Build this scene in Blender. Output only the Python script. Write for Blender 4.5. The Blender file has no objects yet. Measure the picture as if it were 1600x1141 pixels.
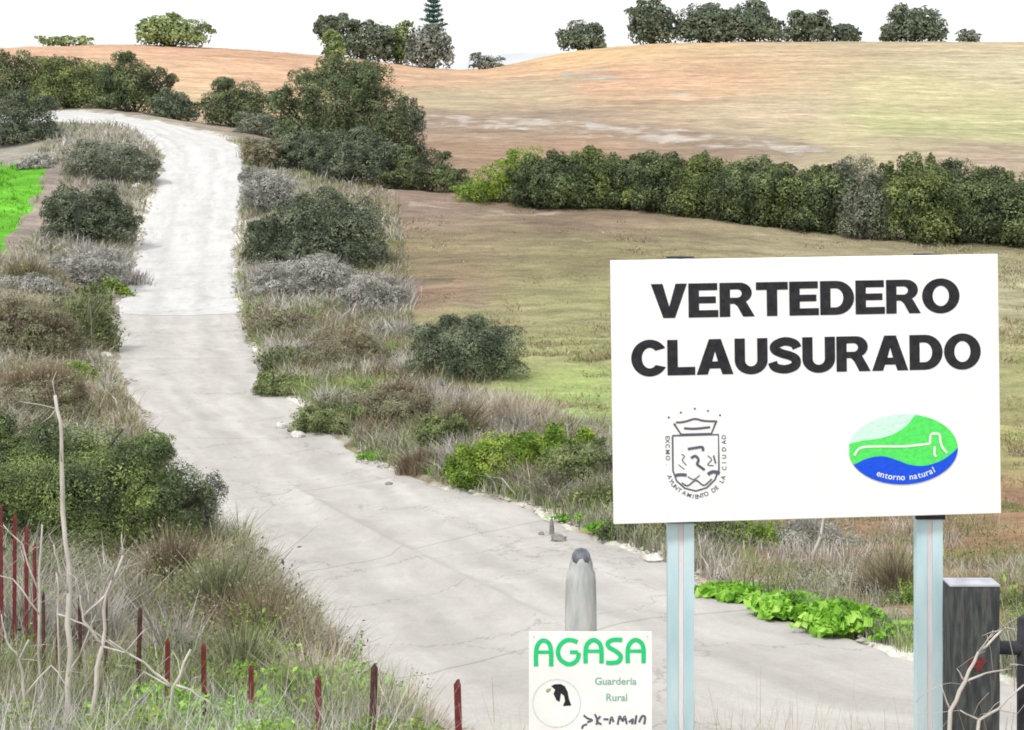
import bpy, math, random
import numpy as np
from mathutils import Vector, Matrix, noise as mnoise
from mathutils.geometry import tessellate_polygon
R = math.radians
random.seed(4)
rng = np.random.default_rng(11)
C = bpy.context.scene.collection
scn = bpy.context.scene

# ------------------------------------------------------------------ camera
F = 2400.0            # focal length in photo pixels (photo 1600 wide)
HZ = 290.0            # row of the level line in the photo
cam = bpy.data.cameras.new('camera')
camo = bpy.data.objects.new('camera', cam); C.objects.link(camo)
cam.sensor_width = 36; cam.lens = 36*F/1600
cam.shift_y = -(570.5-HZ)/1600
camo.location = (0, 0, 0); camo.rotation_euler = (R(90), 0, 0)
cam.clip_start = .1; cam.clip_end = 8000
scn.camera = camo

# ------------------------------------------------------------------ light
SUN_EL, SUN_AZ = 52, 215          # azimuth measured from +Y clockwise
w = bpy.data.worlds.new('World'); scn.world = w; w.use_nodes = True
nt = w.node_tree; nt.nodes.clear()
def N(nt, t, **k):
    n = nt.nodes.new(t)
    for a, b in k.items(): setattr(n, a, b)
    return n
sky = N(nt, 'ShaderNodeTexSky', sky_type='NISHITA', sun_disc=False, sun_elevation=R(SUN_EL), sun_rotation=R(SUN_AZ))
tc = N(nt, 'ShaderNodeTexCoord'); mp = N(nt, 'ShaderNodeMapping'); mp.inputs['Scale'].default_value = (1.2, 1.2, 4)
nz = N(nt, 'ShaderNodeTexNoise'); nz.inputs['Scale'].default_value = 2.2; nz.inputs['Detail'].default_value = 6
cr = N(nt, 'ShaderNodeValToRGB'); cr.color_ramp.elements[0].position = .25; cr.color_ramp.elements[1].position = .6
cr.color_ramp.elements[0].color = (.86,)*3+(1,); cr.color_ramp.elements[1].color = (1, 1, 1, 1)
mx = N(nt, 'ShaderNodeMix', data_type='RGBA'); mx.inputs[7].default_value = (11.2, 11.2, 11.3, 1)
bg = N(nt, 'ShaderNodeBackground'); bg.inputs['Strength'].default_value = .1
wo = N(nt, 'ShaderNodeOutputWorld')
L = nt.links.new
L(tc.outputs['Generated'], mp.inputs[0]); L(mp.outputs[0], nz.inputs['Vector']); L(nz.outputs[0], cr.inputs[0])
L(cr.outputs[0], mx.inputs[0]); L(sky.outputs[0], mx.inputs[6]); L(mx.outputs[2], bg.inputs[0]); L(bg.outputs[0], wo.inputs[0])
sl = bpy.data.lights.new('sun', 'SUN'); sl.energy = 2.4; sl.angle = R(10); sl.color = (1, .97, .92)
so = bpy.data.objects.new('sun', sl); C.objects.link(so)
az, el = R(SUN_AZ), R(SUN_EL)
sd = Vector((math.sin(az)*math.cos(el), math.cos(az)*math.cos(el), math.sin(el)))
so.rotation_euler = (-sd).to_track_quat('-Z', 'Y').to_euler()
vs = scn.view_settings; vs.view_transform = 'Standard'; vs.look = 'None'; vs.exposure = 0.08; vs.gamma = 1; vs.use_curve_mapping = False
scn.cycles.filter_width = 1.8
scn.cycles.max_bounces = 6

# ------------------------------------------------------------------ materials
def newmat(name, rough=.9):
    m = bpy.data.materials.new(name); m.use_nodes = True
    b = m.node_tree.nodes['Principled BSDF']; b.inputs['Roughness'].default_value = rough
    b.inputs['Specular IOR Level'].default_value = .25
    return m, m.node_tree, b
def ramp(nt, cols, interp='LINEAR', pos=None):
    r = N(nt, 'ShaderNodeValToRGB'); e = r.color_ramp.elements; r.color_ramp.interpolation = interp
    n = len(cols)
    for i, c in enumerate(cols):
        p = pos[i] if pos else i/(n-1)
        if i < 2: x = e[i]; x.position = p
        else: x = e.new(p)
        x.color = tuple(c)+(1,)
    return r
def leafmat(name, cols, trans=.16, rough=.65, nscale=1.5, var=.62):
    """foliage: hue varies leaf by leaf and, more slowly, clump by clump"""
    m, t, b = newmat(name, rough)
    g = N(t, 'ShaderNodeNewGeometry'); rp = ramp(t, cols)
    oi = N(t, 'ShaderNodeTexCoord'); ns = N(t, 'ShaderNodeTexNoise'); ns.inputs['Scale'].default_value = nscale
    ns.inputs['Detail'].default_value = 3
    t.links.new(oi.outputs['Object'], ns.inputs['Vector'])
    mr = N(t, 'ShaderNodeMapRange'); mr.inputs[1].default_value = .3; mr.inputs[2].default_value = .7
    t.links.new(ns.outputs[0], mr.inputs[0])
    ma = N(t, 'ShaderNodeMix', data_type='FLOAT'); ma.inputs[0].default_value = var
    t.links.new(g.outputs['Random Per Island'], ma.inputs[2]); t.links.new(mr.outputs[0], ma.inputs[3])
    ms2 = N(t, 'ShaderNodeMapRange'); ms2.inputs[1].default_value = .18; ms2.inputs[2].default_value = .82
    t.links.new(ma.outputs[0], ms2.inputs[0]); t.links.new(ms2.outputs[0], rp.inputs[0]); t.links.new(rp.outputs[0], b.inputs['Base Color'])
    tr = N(t, 'ShaderNodeBsdfTranslucent'); t.links.new(rp.outputs[0], tr.inputs[0])
    ms = N(t, 'ShaderNodeMixShader'); ms.inputs[0].default_value = trans
    t.links.new(b.outputs[0], ms.inputs[1]); t.links.new(tr.outputs[0], ms.inputs[2])
    t.links.new(ms.outputs[0], t.nodes['Material Output'].inputs[0])
    return m
def noisemat(name, cols, scale=8, rough=.8, bump=.2, metal=0, detail=6, stretch=(1, 1, 1), pos=None):
    m, t, b = newmat(name, rough); b.inputs['Metallic'].default_value = metal
    tcn = N(t, 'ShaderNodeTexCoord'); mpn = N(t, 'ShaderNodeMapping'); mpn.inputs['Scale'].default_value = stretch
    ns = N(t, 'ShaderNodeTexNoise'); ns.inputs['Scale'].default_value = scale; ns.inputs['Detail'].default_value = detail
    rp = ramp(t, cols, pos=pos or [.3+.4*i/(len(cols)-1) for i in range(len(cols))])
    bp = N(t, 'ShaderNodeBump'); bp.inputs['Strength'].default_value = bump; bp.inputs['Distance'].default_value = .01
    t.links.new(tcn.outputs['Object'], mpn.inputs[0]); t.links.new(mpn.outputs[0], ns.inputs['Vector'])
    t.links.new(ns.outputs[0], rp.inputs[0]); t.links.new(rp.outputs[0], b.inputs['Base Color'])
    t.links.new(ns.outputs[0], bp.inputs['Height']); t.links.new(bp.outputs[0], b.inputs['Normal'])
    return m
M = {}
M['olive'] = leafmat('olive_leaves', [(0.035, 0.05, 0.03), (0.085, 0.115, 0.055), (0.15, 0.2, 0.09), (0.29, 0.35, 0.17)])
M['dark'] = leafmat('dark_leaves', [(0.032, 0.045, 0.034), (0.078, 0.102, 0.066), (0.145, 0.18, 0.11), (0.3, 0.34, 0.22)])
M['hedge'] = leafmat('hedge_leaves', [(0.03, 0.045, 0.026), (0.07, 0.095, 0.045), (0.13, 0.17, 0.075), (0.27, 0.33, 0.14)], nscale=.7)
M['hedgey'] = leafmat('hedge_yellow_leaves', [(0.035, 0.05, 0.026), (0.09, 0.12, 0.045), (0.17, 0.22, 0.07), (0.34, 0.39, 0.14)], nscale=.7)
M['greyg'] = leafmat('grey_green_leaves', [(0.08, 0.1, 0.075), (0.15, 0.175, 0.125), (0.23, 0.25, 0.18), (0.34, 0.36, 0.27)])
M['far'] = leafmat('far_leaves', [(0.06, 0.085, 0.06), (0.11, 0.145, 0.095), (0.17, 0.21, 0.14), (0.27, 0.31, 0.21)], nscale=.5)
M['farl'] = leafmat('far_light_leaves', [(.10, .14, .06), (.18, .25, .09), (.28, .36, .13), (.40, .46, .22)], nscale=.5)
M['farg'] = leafmat('far_grey_leaves', [(.11, .125, .10), (.17, .19, .15), (.25, .27, .22), (.34, .35, .29)], nscale=.5)
M['conifer'] = leafmat('conifer_needles', [(.05, .12, .10), (.08, .18, .14), (.12, .24, .18)])
M['bright'] = leafmat('bright_leaves', [(.07, .13, .02), (.14, .24, .03), (.25, .38, .05), (.42, .50, .10)], nscale=3)
M['weed'] = leafmat('weed_leaves', [(.08, .20, .02), (.16, .38, .03), (.27, .55, .06), (.42, .66, .14)], nscale=5)
M['nearb'] = leafmat('near_shrub_leaves', [(0.032, 0.048, 0.03), (0.08, 0.115, 0.05), (0.18, 0.25, 0.08), (0.38, 0.47, 0.16)], nscale=1.6)
M['brown'] = leafmat('brown_blades', [(0.14, 0.11, 0.08), (0.25, 0.21, 0.14), (0.36, 0.31, 0.21), (0.34, 0.36, 0.2)], nscale=2)
M['pale'] = leafmat('pale_blades', [(.34, .29, .22), (.52, .46, .36), (.66, .60, .50), (.76, .72, .62)], nscale=2)
M['grey'] = leafmat('grey_blades', [(.19, .175, .16), (.34, .32, .29), (.50, .475, .44), (.68, .65, .61)], nscale=2)
M['mixed'] = leafmat('mixed_blades', [(0.1, 0.11, 0.06), (0.2, 0.21, 0.12), (0.27, 0.26, 0.18), (0.28, 0.36, 0.13), (0.46, 0.43, 0.33)], nscale=2, var=.3)
M['fieldg'] = leafmat('field_green_blades', [(.14, .17, .06), (.22, .28, .09), (.30, .36, .13), (.36, .38, .20)], nscale=.6)
M['fieldb'] = leafmat('field_brown_blades', [(.17, .13, .09), (.27, .21, .13), (.36, .30, .19), (.44, .39, .26)], nscale=.5)
M['ashb'] = leafmat('bleached_blades', [(.26, .25, .23), (.42, .41, .38), (.60, .58, .55), (.74, .72, .68)], nscale=2)
M['crop'] = leafmat('crop_blades', [(.09, .25, .02), (.14, .38, .03), (.21, .48, .06)])
M['green'] = leafmat('green_blades', [(.10, .15, .04), (.18, .28, .06), (.28, .40, .10), (.40, .50, .18)], nscale=2)
M['russet'] = leafmat('russet_blades', [(0.12, 0.09, 0.06), (0.24, 0.185, 0.125), (0.35, 0.28, 0.19), (0.23, 0.27, 0.12)], nscale=2)
M['bark'] = noisemat('bark', [(.06, .05, .04), (.16, .13, .10)], 20, .95, .5)
M['barkpale'] = noisemat('pale_bark', [(.34, .31, .28), (.66, .62, .57)], 14, .85, .5, stretch=(1, 1, .25))
M['white'] = noisemat('white_sign_paint', [(.86, .86, .86), (.93, .93, .93)], 2.5, .45, .02)
M['white2'] = noisemat('white_plate_paint', [(.80, .81, .80), (.92, .92, .92)], 6, .5, .02)
M['black'] = noisemat('black_vinyl', [(.012, .013, .018), (.03, .031, .038)], 30, .55, .02)
M['galv'] = noisemat('galvanised_steel', [(.38, .55, .61), (.50, .68, .74), (.62, .76, .80)], 5, .5, .05, metal=.05, stretch=(1, 1, .3))
M['galvd'] = noisemat('weathered_groove', [(.66, .62, .64), (.80, .77, .79)], 8, .6, .05, stretch=(1, 1, .3))
M['redst'] = noisemat('red_stake_paint', [(.05, .028, .025), (.14, .03, .032), (.22, .038, .042)], 14, .7, .3, pos=[.3, .45, .7])
M['darkst'] = noisemat('rusty_dark_stake', [(.03, .02, .022), (.09, .04, .035), (.12, .08, .07)], 18, .8, .4)
M['post'] = noisemat('mossy_dark_timber', [(.03, .035, .036), (.052, .06, .06), (.09, .10, .095), (.07, .045, .042)], 16, .9, .9, stretch=(2.5, 2.5, .35), pos=[.3, .48, .6, .72])
M['posttop'] = noisemat('pale_cap', [(.34, .35, .42), (.55, .56, .62)], 8, .7, .2)
M['blackw'] = noisemat('black_timber', [(.015, .018, .022), (.06, .06, .07)], 9, .8, .5)
M['conc'] = noisemat('bollard_concrete', [(.24, .26, .255), (.42, .44, .43), (.60, .60, .57)], 12, .9, .8, stretch=(1, 1, .25))
M['stone'] = noisemat('pale_stone', [(.45, .43, .40), (.75, .73, .70)], 6, .95, .6)
M['dstone'] = noisemat('grey_stone', [(.12, .12, .11), (.36, .35, .33)], 6, .95, .6)
def flat(name, col, rough=.5):
    m, t, b = newmat(name, rough)
    ns = N(t, 'ShaderNodeTexNoise'); ns.inputs['Scale'].default_value = 25
    rp = ramp(t, [tuple(c*.86 for c in col), col], pos=[.35, .6]); t.links.new(ns.outputs[0], rp.inputs[0]); t.links.new(rp.outputs[0], b.inputs['Base Color'])
    return m
M['mint'] = flat('mint_print', (.62, .90, .78)); M['lgreen'] = flat('green_print', (.10, .80, .14)); M['blue'] = flat('blue_print', (.01, .09, .80))
M['agreen'] = flat('lettering_green', (.02, .62, .22)); M['tgreen'] = flat('small_lettering_green', (.22, .48, .38)); M['ink'] = flat('dark_ink', (.11, .12, .16)); M['ringp'] = flat('ring_print', (.66, .76, .70)); M['wprint'] = flat('white_print', (.86, .93, .84)); M['beige'] = flat('beige_print', (.40, .38, .26))

# ------------------------------------------------------------------ mesh helpers
def link(name, me, mat=None, parent=None, loc=None):
    o = bpy.data.objects.new(name, me); C.objects.link(o)
    if mat is not None and me is not None: me.materials.append(mat)
    if parent is not None: o.parent = parent
    if loc is not None: o.location = loc
    return o
def mesh_np(name, V, Fq, smooth=False, nper=4):
    me = bpy.data.meshes.new(name); V = np.asarray(V, dtype=np.float32); Fq = np.asarray(Fq, dtype=np.int32)
    me.vertices.add(len(V)); me.vertices.foreach_set('co', V.ravel())
    me.loops.add(Fq.size); me.loops.foreach_set('vertex_index', Fq.ravel())
    nf = Fq.size//nper
    me.polygons.add(nf); me.polygons.foreach_set('loop_start', np.arange(nf, dtype=np.int32)*nper)
    me.polygons.foreach_set('use_smooth', np.full(nf, smooth))
    me.update(calc_edges=True)
    return me
def tag(o, label=None, cat=None, group=None, kind=None):
    if label: o['label'] = label
    if cat: o['category'] = cat
    if group: o['group'] = group
    if kind: o['kind'] = kind
    return o
def empty(name, loc, label, cat, group=None):
    o = bpy.data.objects.new(name, None); C.objects.link(o); o.location = loc; o.empty_display_size = .2
    return tag(o, label, cat, group)
class MB:
    def __init__(s): s.v = []; s.f = []
    def add(s, v, f):
        b = len(s.v); s.v += [tuple(x) for x in v]; s.f += [tuple(b+i for i in q) for q in f]
    def box(s, c, d, rot=None):
        v = []
        for x in (-.5, .5):
            for y in (-.5, .5):
                for z in (-.5, .5):
                    p = Vector((x*d[0], y*d[1], z*d[2]))
                    if rot: p = rot @ p
                    v.append(p+Vector(c))
        s.add(v, [(0, 1, 3, 2), (4, 6, 7, 5), (0, 4, 5, 1), (2, 3, 7, 6), (0, 2, 6, 4), (1, 5, 7, 3)])
    def tube(s, pts, rad, n=6, cap=True):
        pts = [Vector(p) for p in pts]; rings = []
        for i, p in enumerate(pts):
            d = (pts[min(i+1, len(pts)-1)]-pts[max(i-1, 0)]).normalized()
            a = d.cross(Vector((.31, .9, .12))).normalized(); b = d.cross(a)
            r = rad[i] if hasattr(rad, '__len__') else rad
            rings.append([p+(a*math.cos(2*math.pi*k/n)+b*math.sin(2*math.pi*k/n))*r for k in range(n)])
        v = [q for r_ in rings for q in r_]; f = []
        for i in range(len(pts)-1):
            for k in range(n):
                f.append((i*n+k, i*n+(k+1) % n, (i+1)*n+(k+1) % n, (i+1)*n+k))
        if cap: f.append(tuple(range(n))[::-1]); f.append(tuple((len(pts)-1)*n+k for k in range(n)))
        s.add(v, f)
    def build(s, name, mat, parent=None, smooth=False, loc=None):
        me = bpy.data.meshes.new(name); me.from_pydata(s.v, [], s.f)
        if smooth: me.polygons.foreach_set('use_smooth', np.full(len(me.polygons), True))
        me.update(); return link(name, me, mat, parent, loc)

# ------------------------------------------------------------------ terrain height
def W(px, row, Y): return ((px-800)/F*Y, Y, -(row-HZ)/F*Y)
ctl = []
for p in [  # road centre and edges: (px,row,Y)
 (70,178,113),(190,186,107),(240,205,101),(300,212,101),(255,250,92),(370,250,92),(222,340,79),(368,340,79),(215,390,72),(365,390,71),(185,490,56),(375,490,56),
 (185,570,44),(390,570,44),(232,660,35),(450,660,35),(300,770,27),(480,700,32),(620,740,28),(370,850,22),(780,780,24.5),(470,930,18),(960,850,20.5),
 (560,1030,14.5),(1130,925,17),(740,1141,11.5),(1000,1000,14.2),(1440,1040,13.5),(1600,1075,12.5),(1300,1141,11.3),
 # right field and verge
 (700,330,80),(1000,345,79),(1300,372,77),(1600,395,75),(620,320,81),(640,450,60),(1000,450,59),(1600,470,58),(700,600,40),(1000,600,40),(1600,610,38),
 (820,720,29),(1000,790,24),(1300,800,23),(1600,800,23),(1300,900,18.5),(1600,960,16),(2200,900,18),(2200,600,38),(2200,420,72),
 # hedge foot and beyond
 (620,290,92),(900,300,92),(1300,330,90),(1600,345,88),(2200,350,88),(700,262,105),(1000,262,108),(1300,262,106),(1600,280,102),(2200,280,102),
 (500,215,125),(700,200,135),(1000,200,135),(1300,225,122),(1600,240,118),(300,190,118),(400,200,116),
 (200,130,165),(500,150,165),(800,150,175),(1150,150,170),(1600,170,160),(2200,170,160),(0,130,150),
 (-600,100,235),(0,76,235),(200,70,235),(400,79,235),(560,93,238),(650,104,240),(740,110,243),(810,98,248),(900,80,252),(1000,70,256),(1150,66,258),(1350,65,260),(1600,66,260),(2200,66,260),
 (-600,160,330),(0,140,330),(400,140,330),(740,150,330),(1000,130,350),(1600,130,350),(2200,130,350),
 # left bank, green field
 (0,180,122),(-600,170,122),(40,225,98),(0,262,90),(60,268,87),(60,350,75),(0,400,66),(-600,330,75),(-600,230,100),(0,470,54),(130,450,60),(120,560,45),(0,600,38),(-600,600,38),
 (150,700,30),(0,760,24),(-600,760,24),(200,880,20),(0,900,18),(300,930,17),(-600,900,18),(100,1000,14.5),(400,1030,13.8),(-300,1000,14.5),
]: ctl.append(W(*p))
ctl += [(-9,-12,-1.4),(0,-12,-1.45),(9,-12,-1.6),(-12,0,-1.4),(-4,0,-1.55),(0,0,-1.6),(5,0,-1.75),(12,0,-2),(-5,5,-2.35),(0,5,-2.45),(5,5,-2.6),(-9,9,-3.2),(-3,9,-3.45),(0,8.7,-3.55),
 (2,8.3,-3.6),(4.5,8.3,-3.65),(10,9,-3.7),(-5,11.5,-3.75),(-1.8,11.5,-3.95),(-1.4,13,-4.25)]
ctl += [(x, 700, -30) for x in (-500, 0, 500)] + [(x, 3000, -60) for x in (-2000, 0, 2000)]
ctl = np.array(ctl)
def dom(X, Y):
    X = np.asarray(X, float); Y = np.asarray(Y, float)
    u = np.clip(X/(Y+25), -.62, .62)
    return u*6, np.log(Y+25)*2.4
def U(r2): return np.where(r2 > 1e-12, .5*r2*np.log(np.maximum(r2, 1e-12)), 0)
cu, cv = dom(ctl[:, 0], ctl[:, 1]); n = len(ctl)
K = U((cu[:, None]-cu)**2+(cv[:, None]-cv)**2)+np.eye(n)*.002
P = np.stack([np.ones(n), cu, cv], 1)
# fit the height divided by a depth scale so that near and far weigh alike
A = np.block([[K, P], [P.T, np.zeros((3, 3))]])
sol = np.linalg.solve(A, np.concatenate([ctl[:, 2]/(ctl[:, 1]+25), [0, 0, 0]]))
def tz(X, Y):
    X = np.asarray(X, float); Y = np.asarray(Y, float); sh = X.shape
    u, v = dom(X.ravel(), Y.ravel()); out = np.empty(u.size)
    for a in range(0, u.size, 40000):
        uu, vv = u[a:a+40000], v[a:a+40000]
        out[a:a+40000] = U((uu[:, None]-cu)**2+(vv[:, None]-cv)**2) @ sol[:n] + sol[n]+sol[n+1]*uu+sol[n+2]*vv
    return (out*(Y.ravel()+25)).reshape(sh)
def tz1(x, y): return float(tz(np.array([x]), np.array([y]))[0])
YS = np.exp(np.linspace(math.log(5), math.log(300), 500))
def hit(px, row, ymin=5):
    """where the line of sight through a photo pixel meets the ground"""
    ys = YS[YS >= ymin]; z = tz((px-800)/F*ys, ys); ray = -(row-HZ)/F*ys
    k = np.argmax(z >= ray)
    if z[k] < ray[k]: k = len(ys)-1
    return Vector(((px-800)/F*ys[k], ys[k], z[k]))

# ------------------------------------------------------------------ road plan
pairs = [((-40,112),(-41,120)),((-36,109.5),(-37,117)),((-31.2,106.5),(-31,112.8)),((-26,102.5),(-26,108.5)),((-22.8,97.5),(-20.4,103.5)),((-21.1,93),(-17,96)),((-20.2,88),(-15.4,88)),((-18.8,79),(-14.1,79)),
 ((-17.5,72),(-13,72)),((-15.6,62),(-11.2,62)),((-14.35,56),(-9.9,56)),((-11.3,44),(-7.2,44)),((-8.3,35),(-4.4,35)),((-5.9,27.3),(-2.3,28.7)),((-3.7,21.5),(-.2,24.5)),((-2.3,17),(1.45,20.5)),
 ((-1.5,14.3),(2.4,17)),((-.75,12),(3.1,15)),((.2,10.4),(3.8,13.4)),((1.7,9.7),(4.7,12)),((4,9.2),(6.5,11)),((9,7.4),(11,9.4))]
PL = np.array([p[0] for p in pairs], float); PR = np.array([p[1] for p in pairs], float)
def cr_s(P, t):
    i = np.clip(np.floor(t).astype(int), 0, len(P)-2); f = (t-i)[:, None]
    p0 = P[np.maximum(i-1, 0)]; p1 = P[i]; p2 = P[i+1]; p3 = P[np.minimum(i+2, len(P)-1)]
    return .5*(2*p1+(p2-p0)*f+(2*p0-5*p1+4*p2-p3)*f**2+(3*p1-p0-3*p2+p3)*f**3)
NT = 900
tt = np.linspace(0, len(pairs)-1.001, NT)
EL, ER = cr_s(PL, tt), cr_s(PR, tt)
def sn(x, seed, octs=4):
    r = np.random.default_rng(seed); o = 0; x = np.asarray(x, float)
    for k in range(octs): o = o+np.sin(x*(2**k)*(1+.3*r.random())+r.random()*6.28)/(1.6**k)
    return o/2
arc = np.concatenate([[0], np.cumsum(np.linalg.norm(np.diff((EL+ER)/2, axis=0), axis=1))])
dn = (ER-EL)/np.linalg.norm(ER-EL, axis=1)[:, None]
EL = EL+dn*(sn(arc*1.1, 1)*.16+sn(arc*5, 3)*.05)[:, None]; ER = ER+dn*(sn(arc*1.1, 2)*.14+sn(arc*5, 4)*.05)[:, None]
RP = np.concatenate([EL, ER[::-1]])[::2]       # outline
def road_sd(X, Y):
    """signed distance to the road outline, negative inside"""
    X = X.ravel(); Y = Y.ravel(); out = np.full(X.size, 99.)
    idx = np.where((Y < 130) & (Y > 3) & (X > -60) & (X < 20))[0]
    A0 = RP; B0 = np.roll(RP, -1, 0); D = B0-A0; DD = (D**2).sum(1)+1e-9
    for a in range(0, len(idx), 4000):
        k = idx[a:a+4000]; p = np.stack([X[k], Y[k]], 1)
        r = p[:, None]-A0; h = np.clip((r*D).sum(2)/DD, 0, 1); d = np.sqrt(((r-D*h[..., None])**2).sum(2)).min(1)
        c = ((A0[:, 1] > p[:, 1:2]) != (B0[:, 1] > p[:, 1:2])) & (p[:, :1] < D[:, 0]*(p[:, 1:2]-A0[:, 1])/np.where(D[:, 1] == 0, 1e-9, D[:, 1])+A0[:, 0])
        out[k] = np.where(c.sum(1) % 2 == 1, -d, d)
    return out
def inpoly(x, y, poly):
    c = np.zeros(x.shape, bool); q = len(poly)
    for i in range(q):
        (x1, y1), (x2, y2) = poly[i], poly[(i+1) % q]
        if y1 == y2: continue
        c ^= ((y1 > y) != (y2 > y)) & (x < (x2-x1)*(y-y1)/(y2-y1)+x1)
    return c

# ground sheet
uu = np.concatenate([np.linspace(-.95, -.42, 40)[:-1], np.linspace(-.42, .42, 560), np.linspace(.42, .95, 40)[1:]])
yy = np.concatenate([np.exp(np.linspace(math.log(13), math.log(475), 640))-25, [520, 600, 800, 1200, 1800, 2600, 3500]])
UU, YY = np.meshgrid(uu, yy); XX = UU*(YY+25)
ZZ = tz(XX, YY)
SD = road_sd(XX, YY).reshape(XX.shape)
def vnoise(x, y, seed, s):
    r = np.random.default_rng(seed); G = r.random((128, 128)); x = x/s; y = y/s
    i = np.floor(x).astype(int); j = np.floor(y).astype(int); f = x-i; g = y-j; f = f*f*(3-2*f); g = g*g*(3-2*g)
    a = lambda p, q: G[p % 128, q % 128]
    return (a(i, j)*(1-f)+a(i+1, j)*f)*(1-g)+(a(i, j+1)*(1-f)+a(i+1, j+1)*f)*g-.5
bumpy = vnoise(XX, YY, 1, .35)*.07+vnoise(XX, YY, 2, 1.1)*.14+vnoise(XX, YY, 3, 5)*.2
mask = np.clip((SD-.05)/.8, 0, 1)
ZZ = ZZ+bumpy*mask*np.clip(YY/6, 0, 1)+.10*np.clip((SD-.1)/1.2, 0, 1)*(SD < 50)-.06*np.clip((-SD+.02)/.1, 0, 1)
ZZ = np.where(SD > 50, ZZ-.0, ZZ)
# soil and crop colours of the ground, spread from control points
cc = [ # px,row,Y,(rgb albedo)
 (640,330,80,(0.240,0.177,0.138)),(900,345,79,(0.210,0.158,0.110)),(1300,375,77,(0.270,0.233,0.147)),(1600,400,75,(0.270,0.242,0.147)),(650,400,66,(0.230,0.186,0.110)),(900,410,64,(0.230,0.205,0.110)),(650,455,58,(0.240,0.158,0.110)),(900,470,56,(0.250,0.242,0.120)),
 (900,560,44,(0.280,0.288,0.129)),(700,520,50,(0.240,0.223,0.120)),(940,640,37,(0.260,0.340,0.120)),(930,600,40,(0.280,0.335,0.120)),(1000,700,31,(0.240,0.205,0.110)),(1580,450,60,(0.300,0.279,0.175)),(1580,600,38,(0.300,0.298,0.138)),(1580,700,30,(0.320,0.298,0.129)),(1580,800,23,(0.300,0.186,0.110)),(1400,850,20,(0.300,0.177,0.110)),
 (1200,820,22,(0.260,0.186,0.120)),(1580,950,16,(0.280,0.195,0.110)),(800,720,29,(0.200,0.158,0.092)),
 (700,240,112,(0.294,0.202,0.136)),(900,235,115,(0.311,0.210,0.144)),(1100,230,120,(0.252,0.184,0.134)),(700,190,140,(0.279,0.209,0.155)),(850,180,145,(0.280,0.218,0.162)),(700,150,170,(0.359,0.299,0.194)),(850,145,180,(0.402,0.316,0.210)),(750,120,225,(0.499,0.321,0.202)),(900,100,230,(0.567,0.378,0.208)),(1000,85,240,(0.517,0.359,0.204)),
 (960,130,190,(0.465,0.296,0.193)),(1100,130,190,(0.474,0.312,0.201)),(1100,90,240,(0.501,0.359,0.216)),(1200,100,230,(0.442,0.334,0.212)),(1350,90,240,(0.393,0.316,0.203)),(1550,80,250,(0.410,0.332,0.217)),(1200,170,150,(0.446,0.358,0.252)),(1300,200,135,(0.438,0.379,0.233)),(1450,150,170,(0.453,0.406,0.237)),(1550,200,140,(0.398,0.385,0.209)),(1380,195,140,(0.379,0.374,0.193)),(1550,120,200,(0.439,0.388,0.253)),
 (1200,225,122,(0.298,0.242,0.177)),(1400,230,120,(0.386,0.331,0.216)),(1550,245,115,(0.341,0.267,0.199)),
 (300,110,180,(0.534,0.353,0.231)),(450,110,180,(0.534,0.346,0.224)),(100,75,232,(0.516,0.323,0.216)),(350,85,220,(0.498,0.305,0.201)),(550,110,190,(0.472,0.289,0.193)),(330,150,150,(0.477,0.358,0.222)),(650,125,200,(0.457,0.303,0.199)),
 (0,470,54,(0.260,0.230,0.170)),(100,300,84,(0.300,0.240,0.220)),(60,230,97,(0.280,0.260,0.220)),(200,280,90,(0.280,0.260,0.200)),(100,560,45,(0.300,0.260,0.200)),(450,450,62,(0.300,0.280,0.250)),(450,600,42,(0.240,0.200,0.130)),(400,300,88,(0.280,0.250,0.220)),(0,900,18,(0.240,0.220,0.160)),(300,1000,14,(0.280,0.260,0.180)),
 (300,1141,9,(0.320,0.290,0.200)),(1200,1141,8.5,(.5,.46,.4)),(800,1141,8,(0.450,0.391,0.331))]
cw = np.array([W(*c[:3]) for c in cc]); ccol = np.array([c[3] for c in cc]); qu, qv = dom(cw[:, 0], cw[:, 1])
tu, tv = dom(XX.ravel(), YY.ravel()); COL = np.zeros((tu.size, 3))
wob = vnoise(XX, YY, 8, 9).ravel()*.10+vnoise(XX, YY, 9, 3).ravel()*.05
for a in range(0, tu.size, 40000):
    d2 = ((tu[a:a+40000]+wob[a:a+40000])[:, None]-qu)**2+((tv[a:a+40000]+wob[a:a+40000]*.5)[:, None]-qv)**2
    wt = 1/(d2+.0006)**1.8; COL[a:a+40000] = (wt @ ccol)/wt.sum(1)[:, None]
PXX = 800+F*XX/np.maximum(YY, 1); PRR = HZ-F*ZZ/np.maximum(YY, 1)
def wpoly(pts): return [W(*p)[:2] for p in pts]
def paint(poly, col, amt=1.0, soft=None):
    m_ = inpoly(XX+vnoise(XX, YY, 21, 2)*.8, YY+vnoise(XX, YY, 22, 2)*1.2, wpoly(poly)).ravel()
    k = np.full(m_.sum(), amt)
    if soft: k = amt*np.clip(.5+soft*(vnoise(XX, YY, 31, 2.5)+vnoise(XX, YY, 32, .9)).ravel()[m_], 0, 1)
    COL[m_] = COL[m_]*(1-k[:, None])+np.array(col)*k[:, None]
paint([(-700,225,100),(10,258,90.5),(72,268,87.5),(60,300,83),(38,345,76),(0,398,66),(-700,420,64)], (.11, .36, .02), 1)      # young crop
paint([(74,268,87.5),(96,272,87),(70,330,79),(30,400,67),(-700,450,60),(-700,420,64),(0,398,66),(40,345,76)], (.24, .20, .17), .6)
paint([(610,308,84),(700,318,82),(880,338,79.5),(800,345,78),(640,330,80)], (.46, .40, .34), .5, 3)
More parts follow.
